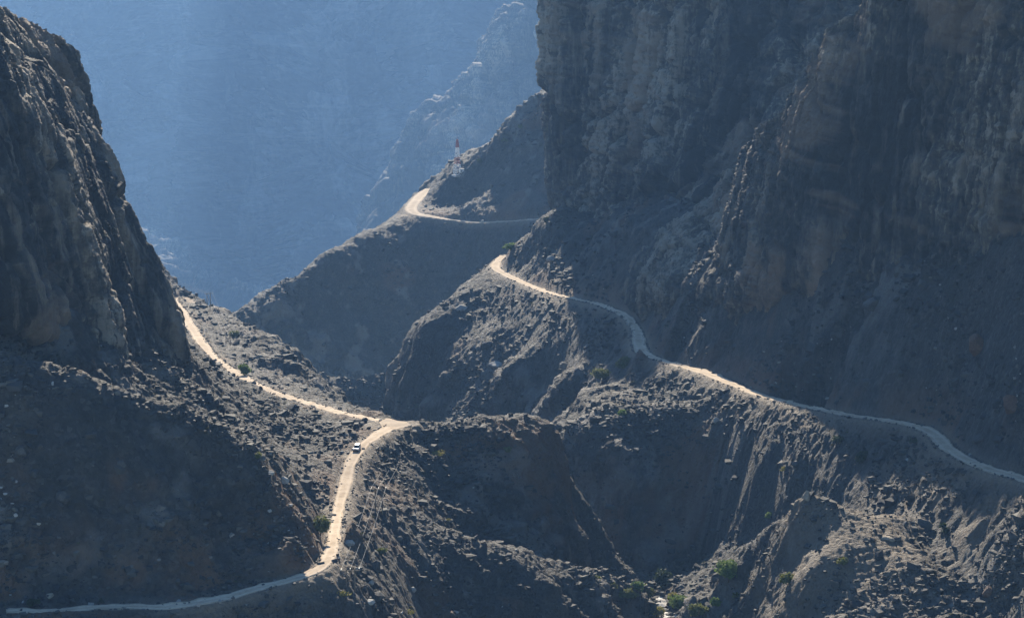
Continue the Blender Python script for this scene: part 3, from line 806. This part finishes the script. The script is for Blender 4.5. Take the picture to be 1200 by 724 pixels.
scatter('roadside_stones', EQ, np.clip(rng.lognormal(-1.0, .5, len(EQ)), .15, 1.1), np.clip(rng.beta(2.2, 2.2, len(EQ)) + .15, 0, .97), M_SCREE)
n = 5000
Q, _ = spots(H2, n, (sstep(-.3, .6, fbm(H2['X'], H2['Y'], H2['Z'], 40, 3, k0=8)) + .1))
scatter('ridge_scree', Q, np.clip(rng.lognormal(.2, .5, n), .6, 4), np.clip(rng.beta(2, 3, n), 0, 1), M_SCREE)

# ------------------------------------------------------------------ single boulders
import bmesh
ROCKS = {'pale': rock_material('pale limestone boulder', (.20, .195, .18), (.40, .385, .35)), 'grey': rock_material('grey limestone boulder', (.048, .050, .052), (.095, .092, .088)),
         'red': rock_material('red brown boulder', (.075, .048, .038), (.14, .09, .066)), 'tan': rock_material('tan boulder', (.17, .14, .105), (.34, .29, .22))}
def boulder(u, v, wpx, hpx, kind, label, G=None, flat=1.0):
    p = hit(u, v, G)
    if p is None: print('no ground for', label); return
    s = p.y / (F_PX * .97); w, h = wpx * s, hpx * s
    bm = bmesh.new(); bmesh.ops.create_icosphere(bm, subdivisions=4, radius=1.0)
    r = np.random.default_rng(int(u * 7 + v * 13)); planes = []
    for _ in range(13):
        d = r.normal(0, 1, 3); d /= np.linalg.norm(d); planes.append((Vector(d), r.uniform(.55, .86)))
    for q in bm.verts:
        c = q.co.normalized()
        t = min([1.0] + [o / max(1e-3, c.dot(d)) for d, o in planes if c.dot(d) > .05]); q.co = c * t
    co = np.array([q.co[:] for q in bm.verts])
    nz = 1 + .10 * fbm(co[:, 0] + u, co[:, 1] + v, co[:, 2], .7, 4) 
    for q, k in zip(bm.verts, nz): q.co *= float(k)
    for q in bm.verts: q.co = Vector((q.co.x * w * .62, q.co.y * w * .5 * flat, q.co.z * h * .72 + h * .3))
    me = bpy.data.meshes.new('boulder'); bm.to_mesh(me); bm.free()
    o = link('boulder', me, ROCKS[kind]); o.location = p; o.rotation_euler = (r.normal(0, .12), r.normal(0, .12), r.uniform(-.6, .6))
    o['label'] = label; o['category'] = 'boulder'
    return o
for a in [
 (332, 565, 13, 8, 'pale', 'bright white rounded boulder on the gully slope just right of the dark left spur crest'),
 (318, 556, 9, 5, 'pale', 'small pale boulder beside the bright white one near the left spur crest'),
 (304, 539, 11, 6, 'grey', 'flat grey boulder beside the olive shrub above the left spur crest'),
 (343, 575, 7, 5, 'grey', 'small grey boulder a little below the bright white one by the left spur'),
 (23, 534, 13, 10, 'grey', 'grey boulder half way up the shaded slope at the left edge of the picture'),
 (72, 584, 15, 10, 'grey', 'broad grey boulder low on the shaded left spur face'),
 (143, 549, 10, 9, 'grey', 'upright grey boulder in the middle of the shaded left spur face'),
 (58, 700, 9, 6, 'tan', 'tan boulder at the foot of the earth bank by the lower road, far left'),
 (482, 694, 9, 6, 'pale', 'white block among the dark foreground stones, right of two pale slabs'),
 (434, 683, 7, 5, 'pale', 'small white block right of the lower road end, above a long pale slab'),
 (432, 705, 17, 5, 'pale', 'long pale slab lying among dark stones at the bottom edge'),
 (441, 668, 11, 12, 'grey', 'leaning grey slab right of the lower road among dark stones'),
 (410, 638, 10, 6, 'pale', 'white ledge boulder just right of the lower road where its shade begins'),
 (646, 307, 10, 7, 'pale', 'white sunlit boulder high on the knob above the road bend'),
 (640, 312, 6, 6, 'grey', 'grey boulder tucked under the white one on the knob above the road bend'),
 (662, 431, 12, 7, 'tan', 'long tan boulder on the shaded slope under the right road'),
 (583, 430, 18, 8, 'pale', 'widest white sunlit rock near the foot of the middle spur'),
 (541, 362, 12, 7, 'pale', 'white rock near the sunlit left edge of the middle spur'),
 (572, 406, 14, 6, 'grey', 'flat grey slab in the middle of the middle spur face'),
 (945, 584, 11, 10, 'tan', 'upright tan rock crowning the top of the broken rib at right'),
 (838, 493, 9, 6, 'pale', 'white block on the slope under the sunlit piece of the right road'),
 (807, 508, 11, 7, 'grey', 'grey block on the rim above the dark gorge wall'),
 (1040, 632, 15, 5, 'tan', 'long tan ledge rock lower on the broken rib at right'),
 (1157, 696, 13, 12, 'red', 'round reddish boulder near the bottom right corner'),
 (1147, 518, 14, 10, 'grey', 'grey slab standing in the bank above the right road, near the right edge'),
 (1017, 449, 11, 8, 'grey', 'grey boulder on the shaded scree above the right road, left of a smaller one'),
 (1057, 441, 10, 7, 'grey', 'small grey boulder on the shaded scree uphill of the right road curve'),
 (982, 392, 8, 6, 'grey', 'small grey boulder half way up the shaded scree under the near cliff'),
 (1030, 360, 27, 14, 'grey', 'largest grey block on the shaded scree under the near cliff'),
 (1146, 412, 24, 22, 'red', 'big reddish boulder on the upper scree near the right edge'),
 (1187, 478, 22, 18, 'red', 'reddish brown boulder at the right edge above the road bank'),
]: boulder(*a)
boulder(566, 259, 4, 3, 'pale', 'tiny white boulder beside the level track below the mast', H2)

# ------------------------------------------------------------------ trees and shrubs
LEAF = {'green': leaf_material('acacia leaves', (.08, .125, .03), (.165, .235, .06)), 'dark': leaf_material('dark shrub leaves', (.028, .042, .022), (.055, .075, .035)),
        'olive': leaf_material('olive shrub leaves', (.085, .10, .035), (.18, .19, .07)), 'yellow': leaf_material('dry yellow leaves', (.16, .15, .04), (.30, .27, .08))}
M_BARK = plain('bark', (.10, .075, .055), .9)
def crown_mesh(r, w, h, base, n, leaf, lobes=7):
    cs = []
    for k in range(lobes):
        a = 2 * math.pi * k / lobes + r.normal(0, .5); q = r.uniform(.0, .62) * w / 2
        cs.append((q * math.cos(a), q * math.sin(a), base + (h - base) * r.uniform(.28, .78), r.uniform(.24, .44)))
    c = np.array(cs); pick = r.integers(0, lobes, n)
    d = r.normal(0, 1, (n, 3)); d /= np.linalg.norm(d, axis=1, keepdims=True); rad = r.uniform(.25, 1, n) ** .5 * r.uniform(.8, 1.15, n)
    p = c[pick, :3] + d * (rad * c[pick, 3])[:, None] * np.array([w, w, (h - base) * .8]) * np.array([1, 1, 1.0])
    p[:, 2] = np.maximum(p[:, 2], base * .4 + .05)
    a = r.normal(0, 1, (n, 3)); a /= np.linalg.norm(a, axis=1, keepdims=True); b = np.cross(a, r.normal(0, 1, (n, 3))); b /= np.linalg.norm(b, axis=1, keepdims=True)
    s = leaf * r.uniform(.6, 1.4, n)[:, None]
    V = np.stack([p - a * s - b * s * .45, p + a * s * .2 - b * s * .7, p + a * s + b * s * .1, p - a * s * .1 + b * s * .7], 1)
    return fast_mesh('crown', V.reshape(-1, 3), np.arange(4 * n).reshape(n, 4), False), c
def plant(u, v, wpx, hpx, kind, name, cat, label, G=None, group=None):
    p = hit(u, v, G)
    if p is None: print('no ground for', label); return
    s = p.y / (F_PX * .97); w, h = wpx * s, hpx * s
    r = np.random.default_rng(int(u * 11 + v * 3))
    t = thing(name, label, cat, p - Vector((0, 0, .15)), r.uniform(0, 6), group)
    base = h * (.10 if h > 2.5 else .03)
    me, lob = crown_mesh(r, w, h, base, int(np.clip(110 * w * h * .5, 160, 1500)), np.clip(.12 * min(w, h), .16, .36), 9 if w > 4 else 6)
    link('crown', me, LEAF[kind], t)
    b = MB(); top = Vector((r.normal(0, .08) * w, r.normal(0, .08) * w, base + .1 * h)); b.tube((0, 0, -.4), top, .035 * h + .03, .024 * h + .02)
    for q in lob: b.tube(top, (q[0], q[1], q[2]), .018 * h + .015, .006 * h + .006, 6)
    b.build('trunk', M_BARK, t, True)
for a in [
 (855, 682, 30, 27, 'green', 'acacia_tree', 'tree', 'bright green tree standing alone at the foot of the dark gorge wall'),
 (797, 716, 27, 20, 'green', 'acacia_tree', 'tree', 'green tree at the bottom edge beside the pale stream bed'),
 (818, 724, 24, 16, 'olive', 'acacia_tree', 'tree', 'olive green tree at the bottom edge right of the stream bed trees'),
 (776, 690, 20, 24, 'dark', 'acacia_tree', 'tree', 'tall dark green tree in the gorge above the stream bed'),
 (758, 702, 16, 20, 'olive', 'acacia_tree', 'tree', 'slim olive tree left of the tall dark tree in the gorge'),
 (733, 700, 22, 13, 'olive', 'acacia_tree', 'tree', 'low grey green tree behind the end of the foreground rib'),
 (714, 688, 16, 9, 'olive', 'desert_shrub', 'shrub', 'low flat shrub on the tip of the foreground rib'),
 (768, 722, 20, 13, 'yellow', 'desert_shrub', 'shrub', 'yellow green shrub at the bottom edge just left of the stream bed trees'),
 (840, 712, 17, 13, 'green', 'acacia_tree', 'tree', 'smaller green tree between the lone green tree and the bottom edge'),
 (748, 694, 15, 12, 'green', 'desert_shrub', 'shrub', 'green shrub directly beside the upper end of the pale stream bed'),
 (700, 680, 12, 7, 'olive', 'desert_shrub', 'shrub', 'small olive shrub on the crest of the foreground rib near its right end'),
 (862, 700, 13, 9, 'olive', 'desert_shrub', 'shrub', 'olive shrub on the lit foot of the broken rib under the lone green tree'),
 (788, 706, 14, 13, 'yellow', 'desert_shrub', 'shrub', 'yellowish shrub between the gorge trees above the stream bed'),
 (706, 446, 22, 15, 'olive', 'desert_shrub', 'shrub', 'broad olive shrub in the gully under the right road'),
 (730, 432, 18, 15, 'olive', 'desert_shrub', 'shrub', 'olive shrub just below the sunlit elbow of the right road'),
 (728, 487, 12, 9, 'green', 'desert_shrub', 'shrub', 'small bright green shrub in the gully above the gorge'),
 (287, 440, 15, 14, 'green', 'desert_shrub', 'shrub', 'bright green shrub right beside the upper saddle road'),
 (273, 398, 11, 10, 'olive', 'desert_shrub', 'shrub', 'olive shrub on the shoulder right of the upper saddle road'),
 (374, 626, 23, 27, 'olive', 'acacia_tree', 'tree', 'yellow green tree between the left spur and the lower road'),
 (301, 537, 12, 10, 'olive', 'desert_shrub', 'shrub', 'olive shrub just above the crest of the left spur'),
 (598, 293, 18, 9, 'green', 'desert_shrub', 'shrub', 'green shrub at the left foot of the knob above the road bend'),
 (511, 533, 19, 6, 'yellow', 'desert_shrub', 'shrub', 'flat yellow green shrub on the dark knoll right of the junction'),
 (595, 532, 9, 8, 'olive', 'desert_shrub', 'shrub', 'small olive shrub high on the right part of the dark knoll'),
 (447, 650, 15, 10, 'olive', 'desert_shrub', 'shrub', 'olive shrub on the stony slope below the double pole'),
 (402, 697, 15, 7, 'yellow', 'desert_shrub', 'shrub', 'yellow shrub right of the shaded end of the lower road'),
 (474, 718, 18, 6, 'yellow', 'desert_shrub', 'shrub', 'yellow shrub lying low at the bottom edge below the white block'),
 (525, 612, 7, 4, 'yellow', 'desert_shrub', 'shrub', 'tiny yellow shrub on the crest of the foreground rib'),
 (902, 608, 11, 9, 'green', 'desert_shrub', 'shrub', 'small green shrub on the left side of the broken rib at right'),
 (918, 552, 9, 6, 'yellow', 'desert_shrub', 'shrub', 'small yellow shrub above the head of the broken rib at right'),
 (985, 520, 15, 11, 'dark', 'desert_shrub', 'shrub', 'dark shrub on the slope below the shaded right road'),
 (1010, 542, 17, 14, 'dark', 'desert_shrub', 'shrub', 'bigger dark shrub downhill of another below the shaded right road'),
 (1107, 624, 10, 13, 'dark', 'desert_shrub', 'shrub', 'upright dark shrub on the talus fan below the right road'),
 (1070, 521, 13, 6, 'dark', 'desert_shrub', 'shrub', 'flat dark shrub just under the outer edge of the right road curve'),
 (924, 684, 20, 14, 'olive', 'desert_shrub', 'shrub', 'olive shrub low on the front of the broken rib at right'),
 (988, 664, 14, 12, 'olive', 'desert_shrub', 'shrub', 'olive shrub in front of the long tan ledge of the broken rib'),
 (38, 712, 18, 12, 'dark', 'desert_shrub', 'shrub', 'dark shrub at the lower road edge in the bottom left corner'),
 (120, 706, 9, 6, 'dark', 'desert_shrub', 'shrub', 'small dark shrub on the inner edge of the lower road at left'),
 (640, 262, 10, 8, 'dark', 'desert_shrub', 'shrub', 'dark shrub near the top of the knob at the foot of the big cliff'),
]: plant(*a)
for u, v, w_, h_, k, L in [(590, 168, 8, 5, 'olive', 'olive shrub on the ridge crest uphill of the mast'), (563, 190, 7, 5, 'dark', 'dark shrub on the ridge crest between the mast and another shrub'),
                           (610, 150, 6, 5, 'olive', 'small olive shrub highest on the crest below the big cliff')]:
    plant(u, v, w_, h_, k, 'desert_shrub', 'shrub', L, H2)
# countless little bushes
n = 1100
Q, _ = spots(H, n, sstep(-.2, .6, fbm(H['X'], H['Y'], H['Z'], 60, 3, k0=13)) + .15, 2.0)
VV = []
for p in Q:
    k = 34; sz = rng.uniform(.35, 1.0) * np.clip(p[1] / 750, .8, 1.5)
    q = rng.normal(0, 1, (k, 3)); q /= np.linalg.norm(q, axis=1, keepdims=True); q *= rng.uniform(.3, 1, (k, 1)) * sz * np.array([.8, .8, .5]); q[:, 2] = np.abs(q[:, 2]) + .05
    a_ = rng.normal(0, 1, (k, 3)); a_ /= np.linalg.norm(a_, axis=1, keepdims=True); b_ = np.cross(a_, rng.normal(0, 1, (k, 3))); b_ /= np.linalg.norm(b_, axis=1, keepdims=True)
    s_ = .22 * sz; c0 = p + q
    VV.append(np.stack([c0 - a_ * s_ - b_ * s_ * .5, c0 + a_ * s_ * .2 - b_ * s_ * .7, c0 + a_ * s_, c0 + b_ * s_ * .7], 1).reshape(-1, 3))
VV = np.concatenate(VV)
link('low_scrub', fast_mesh('low_scrub', VV, np.arange(len(VV)).reshape(-1, 4), False), leaf_material('dry scrub', (.05, .052, .03), (.11, .105, .055)), kind='stuff')

# ------------------------------------------------------------------ the mast
M_RED = plain('red mast paint', (.34, .09, .07), .5); M_WHITE = plain('white mast paint', (.80, .80, .78), .5); M_STEEL = plain('galvanised steel', (.38, .39, .40), .45, .6)
M_DRUM = plain('grey dish drum', (.30, .31, .33), .5); M_CONC = plain('concrete', (.42, .40, .37), .9)
mp = hit(536.5, 205, H2); MH = 41.0 * mp.y / (F_PX * .97)
mast = thing('lattice_mast', 'red and white banded lattice radio mast on the crest of the far ridge', 'radio mast', mp - Vector((0, 0, .5)), .5)
MB().box((0, 0, .3), (7.2, 7.2, 1.4)).build('foundation', M_CONC, mast)
def half(t): return 2.55 * (1 - t) + .55 * t
lv = [0.0, .30, .50, .77, 1.0]
for bnd, (ta, tb) in enumerate(zip(lv[:-1], lv[1:])):
    b = MB(); nseg = max(2, int((tb - ta) * 14))
    for k in range(nseg):
        t0, t1 = ta + (tb - ta) * k / nseg, ta + (tb - ta) * (k + 1) / nseg; h0, h1, z0, z1 = half(t0), half(t1), .8 + t0 * MH, .8 + t1 * MH
        cs = [(-1, -1), (1, -1), (1, 1), (-1, 1)]
        for i in range(4):
            (ax, ay), (bx, by) = cs[i], cs[(i + 1) % 4]
            b.tube((ax * h0, ay * h0, z0), (ax * h1, ay * h1, z1), .19, .19, 6)
            b.tube((ax * h0, ay * h0, z0), (bx * h1, by * h1, z1), .11, .11, 5); b.tube((bx * h0, by * h0, z0), (ax * h1, ay * h1, z1), .11, .11, 5)
            b.tube((ax * h1, ay * h1, z1), (bx * h1, by * h1, z1), .11, .11, 5)
    b.build('lattice_section', M_WHITE if bnd in (0, 2) else M_RED, mast)['label'] = 'white painted lattice section' if bnd in (0, 2) else 'red painted lattice section'
MB().tube((0, 0, .8 + MH), (0, 0, .8 + MH + 3.2), .16, .06).build('antenna_rod', M_RED, mast)
for a_, t, rr in ((-1.9, .22, 1.35), (-.6, .42, .8), (-2.5, .62, .6)):
    h0 = half(t) + .5; d = Vector((math.cos(a_), math.sin(a_), 0)); c0 = d * h0 + Vector((0, 0, .8 + t * MH))
    ds = MB().tube(c0, c0 + d * .9, rr, rr * .9, 20).build('microwave_dish', M_DRUM, mast); MB().tube(c0 - d * .9, c0 - d * .01, .14, .14, 6).build('bracket', M_STEEL, ds)
hp = hit(541, 201.5, H2) 
hut = thing('equipment_cabin', 'small white cabin beside the foot of the radio mast', 'cabin', hp - Vector((0, 0, .6)), .4)
MB().box((0, 0, 1.6), (3.6, 2.6, 3.2)).build('wall', M_WHITE, hut); MB().box((0, 0, 3.32), (4.0, 3.0, .22)).build('roof', M_CONC, hut)
MB().box((-.6, -1.33, 1.55), (1.0, .06, 2.1)).build('door', M_STEEL, hut)

# ------------------------------------------------------------------ power line
M_WOOD = plain('weathered pole wood', (.16, .125, .095), .9); M_WIRE = plain('aluminium wire', (.24, .24, .24), .5, .5); M_INS = plain('grey insulator', (.25, .25, .25), .4)
def double_pole(p, H_, rz, label):
    t = thing('double_pole', label, 'power pole', p, rz)
    for sx in (-1, 1): MB().tube((sx * 1.0, 0, -.8), (sx * 1.0, 0, H_), .21, .15, 10).build('pole', M_WOOD, t)
    MB().box((0, .0, H_ - .45), (4.6, .16, .2)).build('crossarm', M_WOOD, t)
    b = MB(); b.tube((-1, .1, 1.2), (1, .1, H_ - 1.6), .06, .06, 6).tube((1, -.1, 1.2), (-1, -.1, H_ - 1.6), .06, .06, 6); b.build('brace', M_WOOD, t)
    for sx in (-2.1, 0, 2.1): MB().tube((sx, 0, H_ - .35), (sx, 0, H_ - .17), .07, .05, 8).tube((sx, 0, H_ - .17), (sx, 0, H_ + .1), .12, .10, 8).build('insulator', M_INS, t)
    R = Vector((math.cos(rz), math.sin(rz), 0)); return [Vector(p) + R * sx + Vector((0, 0, H_ + .08)) for sx in (-2.1, 0, 2.1)]
def span(A, B, sag, label):
    t = thing('power_line', label, 'power line', A[1])
    for a, b in zip(A, B):
        pts = [a.lerp(b, k / 14) - Vector((0, 0, sag * 4 * (k / 14) * (1 - k / 14))) - A[1] for k in range(15)]
        MB().path(pts, .032, 5).build('wire', M_WIRE, t)
p1 = hit(445, 600); p2 = hit(411, 690); p0 = Vector(P(478, 503, 815)); p0.z = ground_z(p0.x, p0.y)
rz = math.atan2(-(p1.x - p0.x), p1.y - p0.y) if False else .12
i1 = double_pole(p1, 31 * p1.y / F_PX, rz, 'timber double pole on the slope right of the lower road')
i2 = double_pole(p2, 4.8, rz, 'short double pole at the lower road edge near the bottom')
i0 = double_pole(p0, 7.0, rz, 'double pole behind the saddle beyond the road junction')
span(i0, i1, 1.2, 'three wires running down from the road junction to the timber double pole')
span(i1, i2, .8, 'three wires running from the timber double pole to the bottom edge')
q1 = hit(245, 360); q2 = hit(268, 402); q0 = Vector(P(196, 345, 1360)); q0.z = ground_z(q0.x, q0.y)
j1 = double_pole(q1, 8.0, .5, 'small dark pole standing at the bend of the far saddle road')
j2 = double_pole(q2, 5.0, .3, 'short double pole on the shoulder below the far saddle road')
j0 = double_pole(q0, 9.0, .5, 'double pole behind the left cliff edge')
span(j0, j1, 1.5, 'three wires from the left cliff to the pole at the far bend'); span(j1, j2, 1.0, 'three wires running down the shoulder right of the saddle road')

# ------------------------------------------------------------------ the car
M_PAINT = plain('white car paint', (.60, .61, .62), .28, 0, .03); M_GLASS = plain('dark car glass', (.02, .025, .03), .08, 0, .05); M_TYRE = plain('tyre rubber', (.025, .025, .025), .9)
M_RIM = plain('wheel rim', (.45, .46, .47), .35, .7); M_TRIM = plain('black car trim', (.03, .03, .032), .6); M_LAMP = plain('headlamp glass', (.75, .76, .74), .12); M_TAIL = plain('red tail lamp', (.45, .03, .02), .3)
ln = LINES['A']; k = int(np.argmin(np.abs(ln[:, 1] - 716))); cpos = Vector(ln[k, :3]); tg = Vector(ln[k + 1, :3]) - Vector(ln[k - 1, :3]); 
car = thing('car', 'white four wheel drive car on the sunlit lower road below the junction', 'car', cpos + Vector((-.5, 0, .03)), math.atan2(tg.y, tg.x) + math.pi)
car.rotation_euler = (0, -math.atan2(tg.z, math.hypot(tg.x, tg.y)) * -1, math.atan2(tg.y, tg.x) + math.pi)
def prism(mb, prof, w0, w1=None):
    """side profile (x, z) extruded across; the upper points may lean in"""
    w1 = w0 if w1 is None else w1; zs = [q[1] for q in prof]; lo, hi = min(zs), max(zs); n = len(prof); V = []
    for sy in (-1, 1):
        for x, z in prof: V.append((x, sy * (w0 + (w1 - w0) * (z - lo) / (hi - lo)) / 2, z))
    return mb.add(V, [tuple(range(n)), tuple(range(2 * n - 1, n - 1, -1))] + [(i, n + i, n + (i + 1) % n, (i + 1) % n) for i in range(n)])
prism(MB(), [(-2.35, .45), (-2.40, .75), (-2.36, 1.08), (2.2, 1.12), (2.42, .95), (2.45, .5), (1.9, .36), (-1.9, .36)], 1.86, 1.80).build('body', M_PAINT, car, False, .07)
prism(MB(), [(-2.28, 1.06), (-2.12, 1.80), (.45, 1.86), (1.22, 1.08)], 1.74, 1.46).build('cabin', M_PAINT, car, False, .06)
for sy in (-1, 1):
    for x0, x1 in ((-2.0, -1.15), (-1.05, -.2), (-.1, .72)):
        yo = sy * .835; yi = sy * .765; V = [(x0, yo, 1.16), (x1 + (.12 if x1 > .5 else 0), yo, 1.16), (x1 - (.25 if x1 > .5 else 0), yi, 1.68), (x0 + .03, yi, 1.68)]
        V2 = [(x, y + sy * .03, z) for x, y, z in V]; MB().add(V + V2, [(0, 1, 2, 3), (7, 6, 5, 4), (0, 4, 5, 1), (1, 5, 6, 2), (2, 6, 7, 3), (3, 7, 4, 0)]).build('side_window', M_GLASS, car)
def pane(name, quad, off):
    V = [Vector(q) for q in quad]; o_ = Vector(off); MB().add(V + [q + o_ for q in V], [(0, 1, 2, 3), (7, 6, 5, 4), (0, 4, 5, 1), (1, 5, 6, 2), (2, 6, 7, 3), (3, 7, 4, 0)]).build(name, M_GLASS, car)
pane('windscreen', [(1.17, -.76, 1.14), (1.17, .76, 1.14), (.55, .66, 1.78), (.55, -.66, 1.78)], (.05, 0, .04))
pane('rear_window', [(-2.25, -.7, 1.2), (-2.25, .7, 1.2), (-2.14, .64, 1.7), (-2.14, -.64, 1.7)], (-.05, 0, .01))
MB().box((2.44, 0, .55), (.18, 1.84, .24)).build('front_bumper', M_TRIM, car, False, .04); MB().box((-2.42, 0, .55), (.18, 1.84, .24)).build('rear_bumper', M_TRIM, car, False, .04)
MB().box((2.44, 0, .86), (.06, .95, .2)).build('grille', M_TRIM, car)
for sy in (-1, 1):
    MB().box((2.41, sy * .7, .87), (.1, .32, .19)).build('headlight', M_LAMP, car, False, .03); MB().box((-2.39, sy * .8, .95), (.07, .16, .32)).build('tail_light', M_TAIL, car)
    MB().box((1.0, sy * 1.0, 1.15), (.12, .22, .16)).build('mirror', M_TRIM, car, False, .03)
    MB().box((-.75, sy * .62, 1.89), (2.3, .05, .06)).build('roof_rail', M_TRIM, car)
    for x in (-1.45, 1.5):
        wh = MB().tube((x, sy * .68, .38), (x, sy * .94, .38), .38, .38, 24).build('wheel', M_TYRE, car, False, .03); MB().tube((x, sy * .93, .38), (x, sy * .955, .38), .23, .21, 16).build('rim', M_RIM, wh)

# ------------------------------------------------------------------ light, air, picture
SUN_EL, SUN_AZ = 23.0, -3.6           # degrees; azimuth from straight ahead, to the right
w = bpy.data.worlds.new('World'); sc.world = w; w.use_nodes = True
nt = w.node_tree; bg = nt.nodes['Background']
sky = nt.nodes.new('ShaderNodeTexSky'); sky.sky_type = 'NISHITA'; sky.sun_disc = False
sky.sun_elevation = math.radians(SUN_EL); sky.sun_rotation = math.radians(SUN_AZ); sky.altitude = 900; sky.air_density = 1.0; sky.dust_density = .15; sky.ozone_density = 3.0
hs = nt.nodes.new('ShaderNodeHueSaturation'); hs.inputs['Saturation'].default_value = 1.12
nt.links.new(sky.outputs[0], hs.inputs['Color']); nt.links.new(hs.outputs[0], bg.inputs[0]); bg.inputs[1].default_value = .078
sd = bpy.data.lights.new('sun', 'SUN'); sd.energy = 5.0; sd.angle = math.radians(.5); sd.color = (1, .88, .70)
so = bpy.data.objects.new('sun', sd); COL.objects.link(so)
e, a = math.radians(SUN_EL), math.radians(SUN_AZ)
so.rotation_euler = Vector((math.sin(a) * math.cos(e), math.cos(a) * math.cos(e), math.sin(e))).to_track_quat('Z', 'Y').to_euler()
so.location = (0, 2000, 2500)

HAZE = True
if HAZE:
    x0, x1, y0, y1, z0, z1 = -9100, 9100, -260, 13100, CZ - 2251, CZ + 1900
    V = [(x, y, z) for x in (x0, x1) for y in (y0, y1) for z in (z0, z1)]
    me = bpy.data.meshes.new('haze'); me.from_pydata(V, [], [(0, 1, 3, 2), (4, 6, 7, 5), (0, 4, 5, 1), (2, 3, 7, 6), (0, 2, 6, 4), (1, 5, 7, 3)]); me.update()
    hm = bpy.data.materials.new('haze'); hm.use_nodes = True; n = hm.node_tree; n.nodes.clear()
    out = n.nodes.new('ShaderNodeOutputMaterial'); pv = n.nodes.new('ShaderNodeVolumePrincipled')
    pv.inputs['Color'].default_value = (.235, .45, .84, 1); pv.inputs['Density'].default_value = .6e-4; pv.inputs['Anisotropy'].default_value = .2
    n.links.new(pv.outputs[0], out.inputs['Volume'])
    link('haze', me, hm, kind='stuff')

sc.view_settings.view_transform = 'Standard'; sc.view_settings.look = 'None'; sc.view_settings.gamma = 1.0
sc.view_settings.use_curve_mapping = False; sc.view_settings.exposure = 1.62
cy = sc.cycles
cy.use_denoising = True; cy.denoiser = 'OPENIMAGEDENOISE'
cy.max_bounces = 4; cy.diffuse_bounces = 2; cy.glossy_bounces = 2; cy.transparent_max_bounces = 6; cy.volume_bounces = 0
cy.use_adaptive_sampling = True; cy.adaptive_threshold = .02
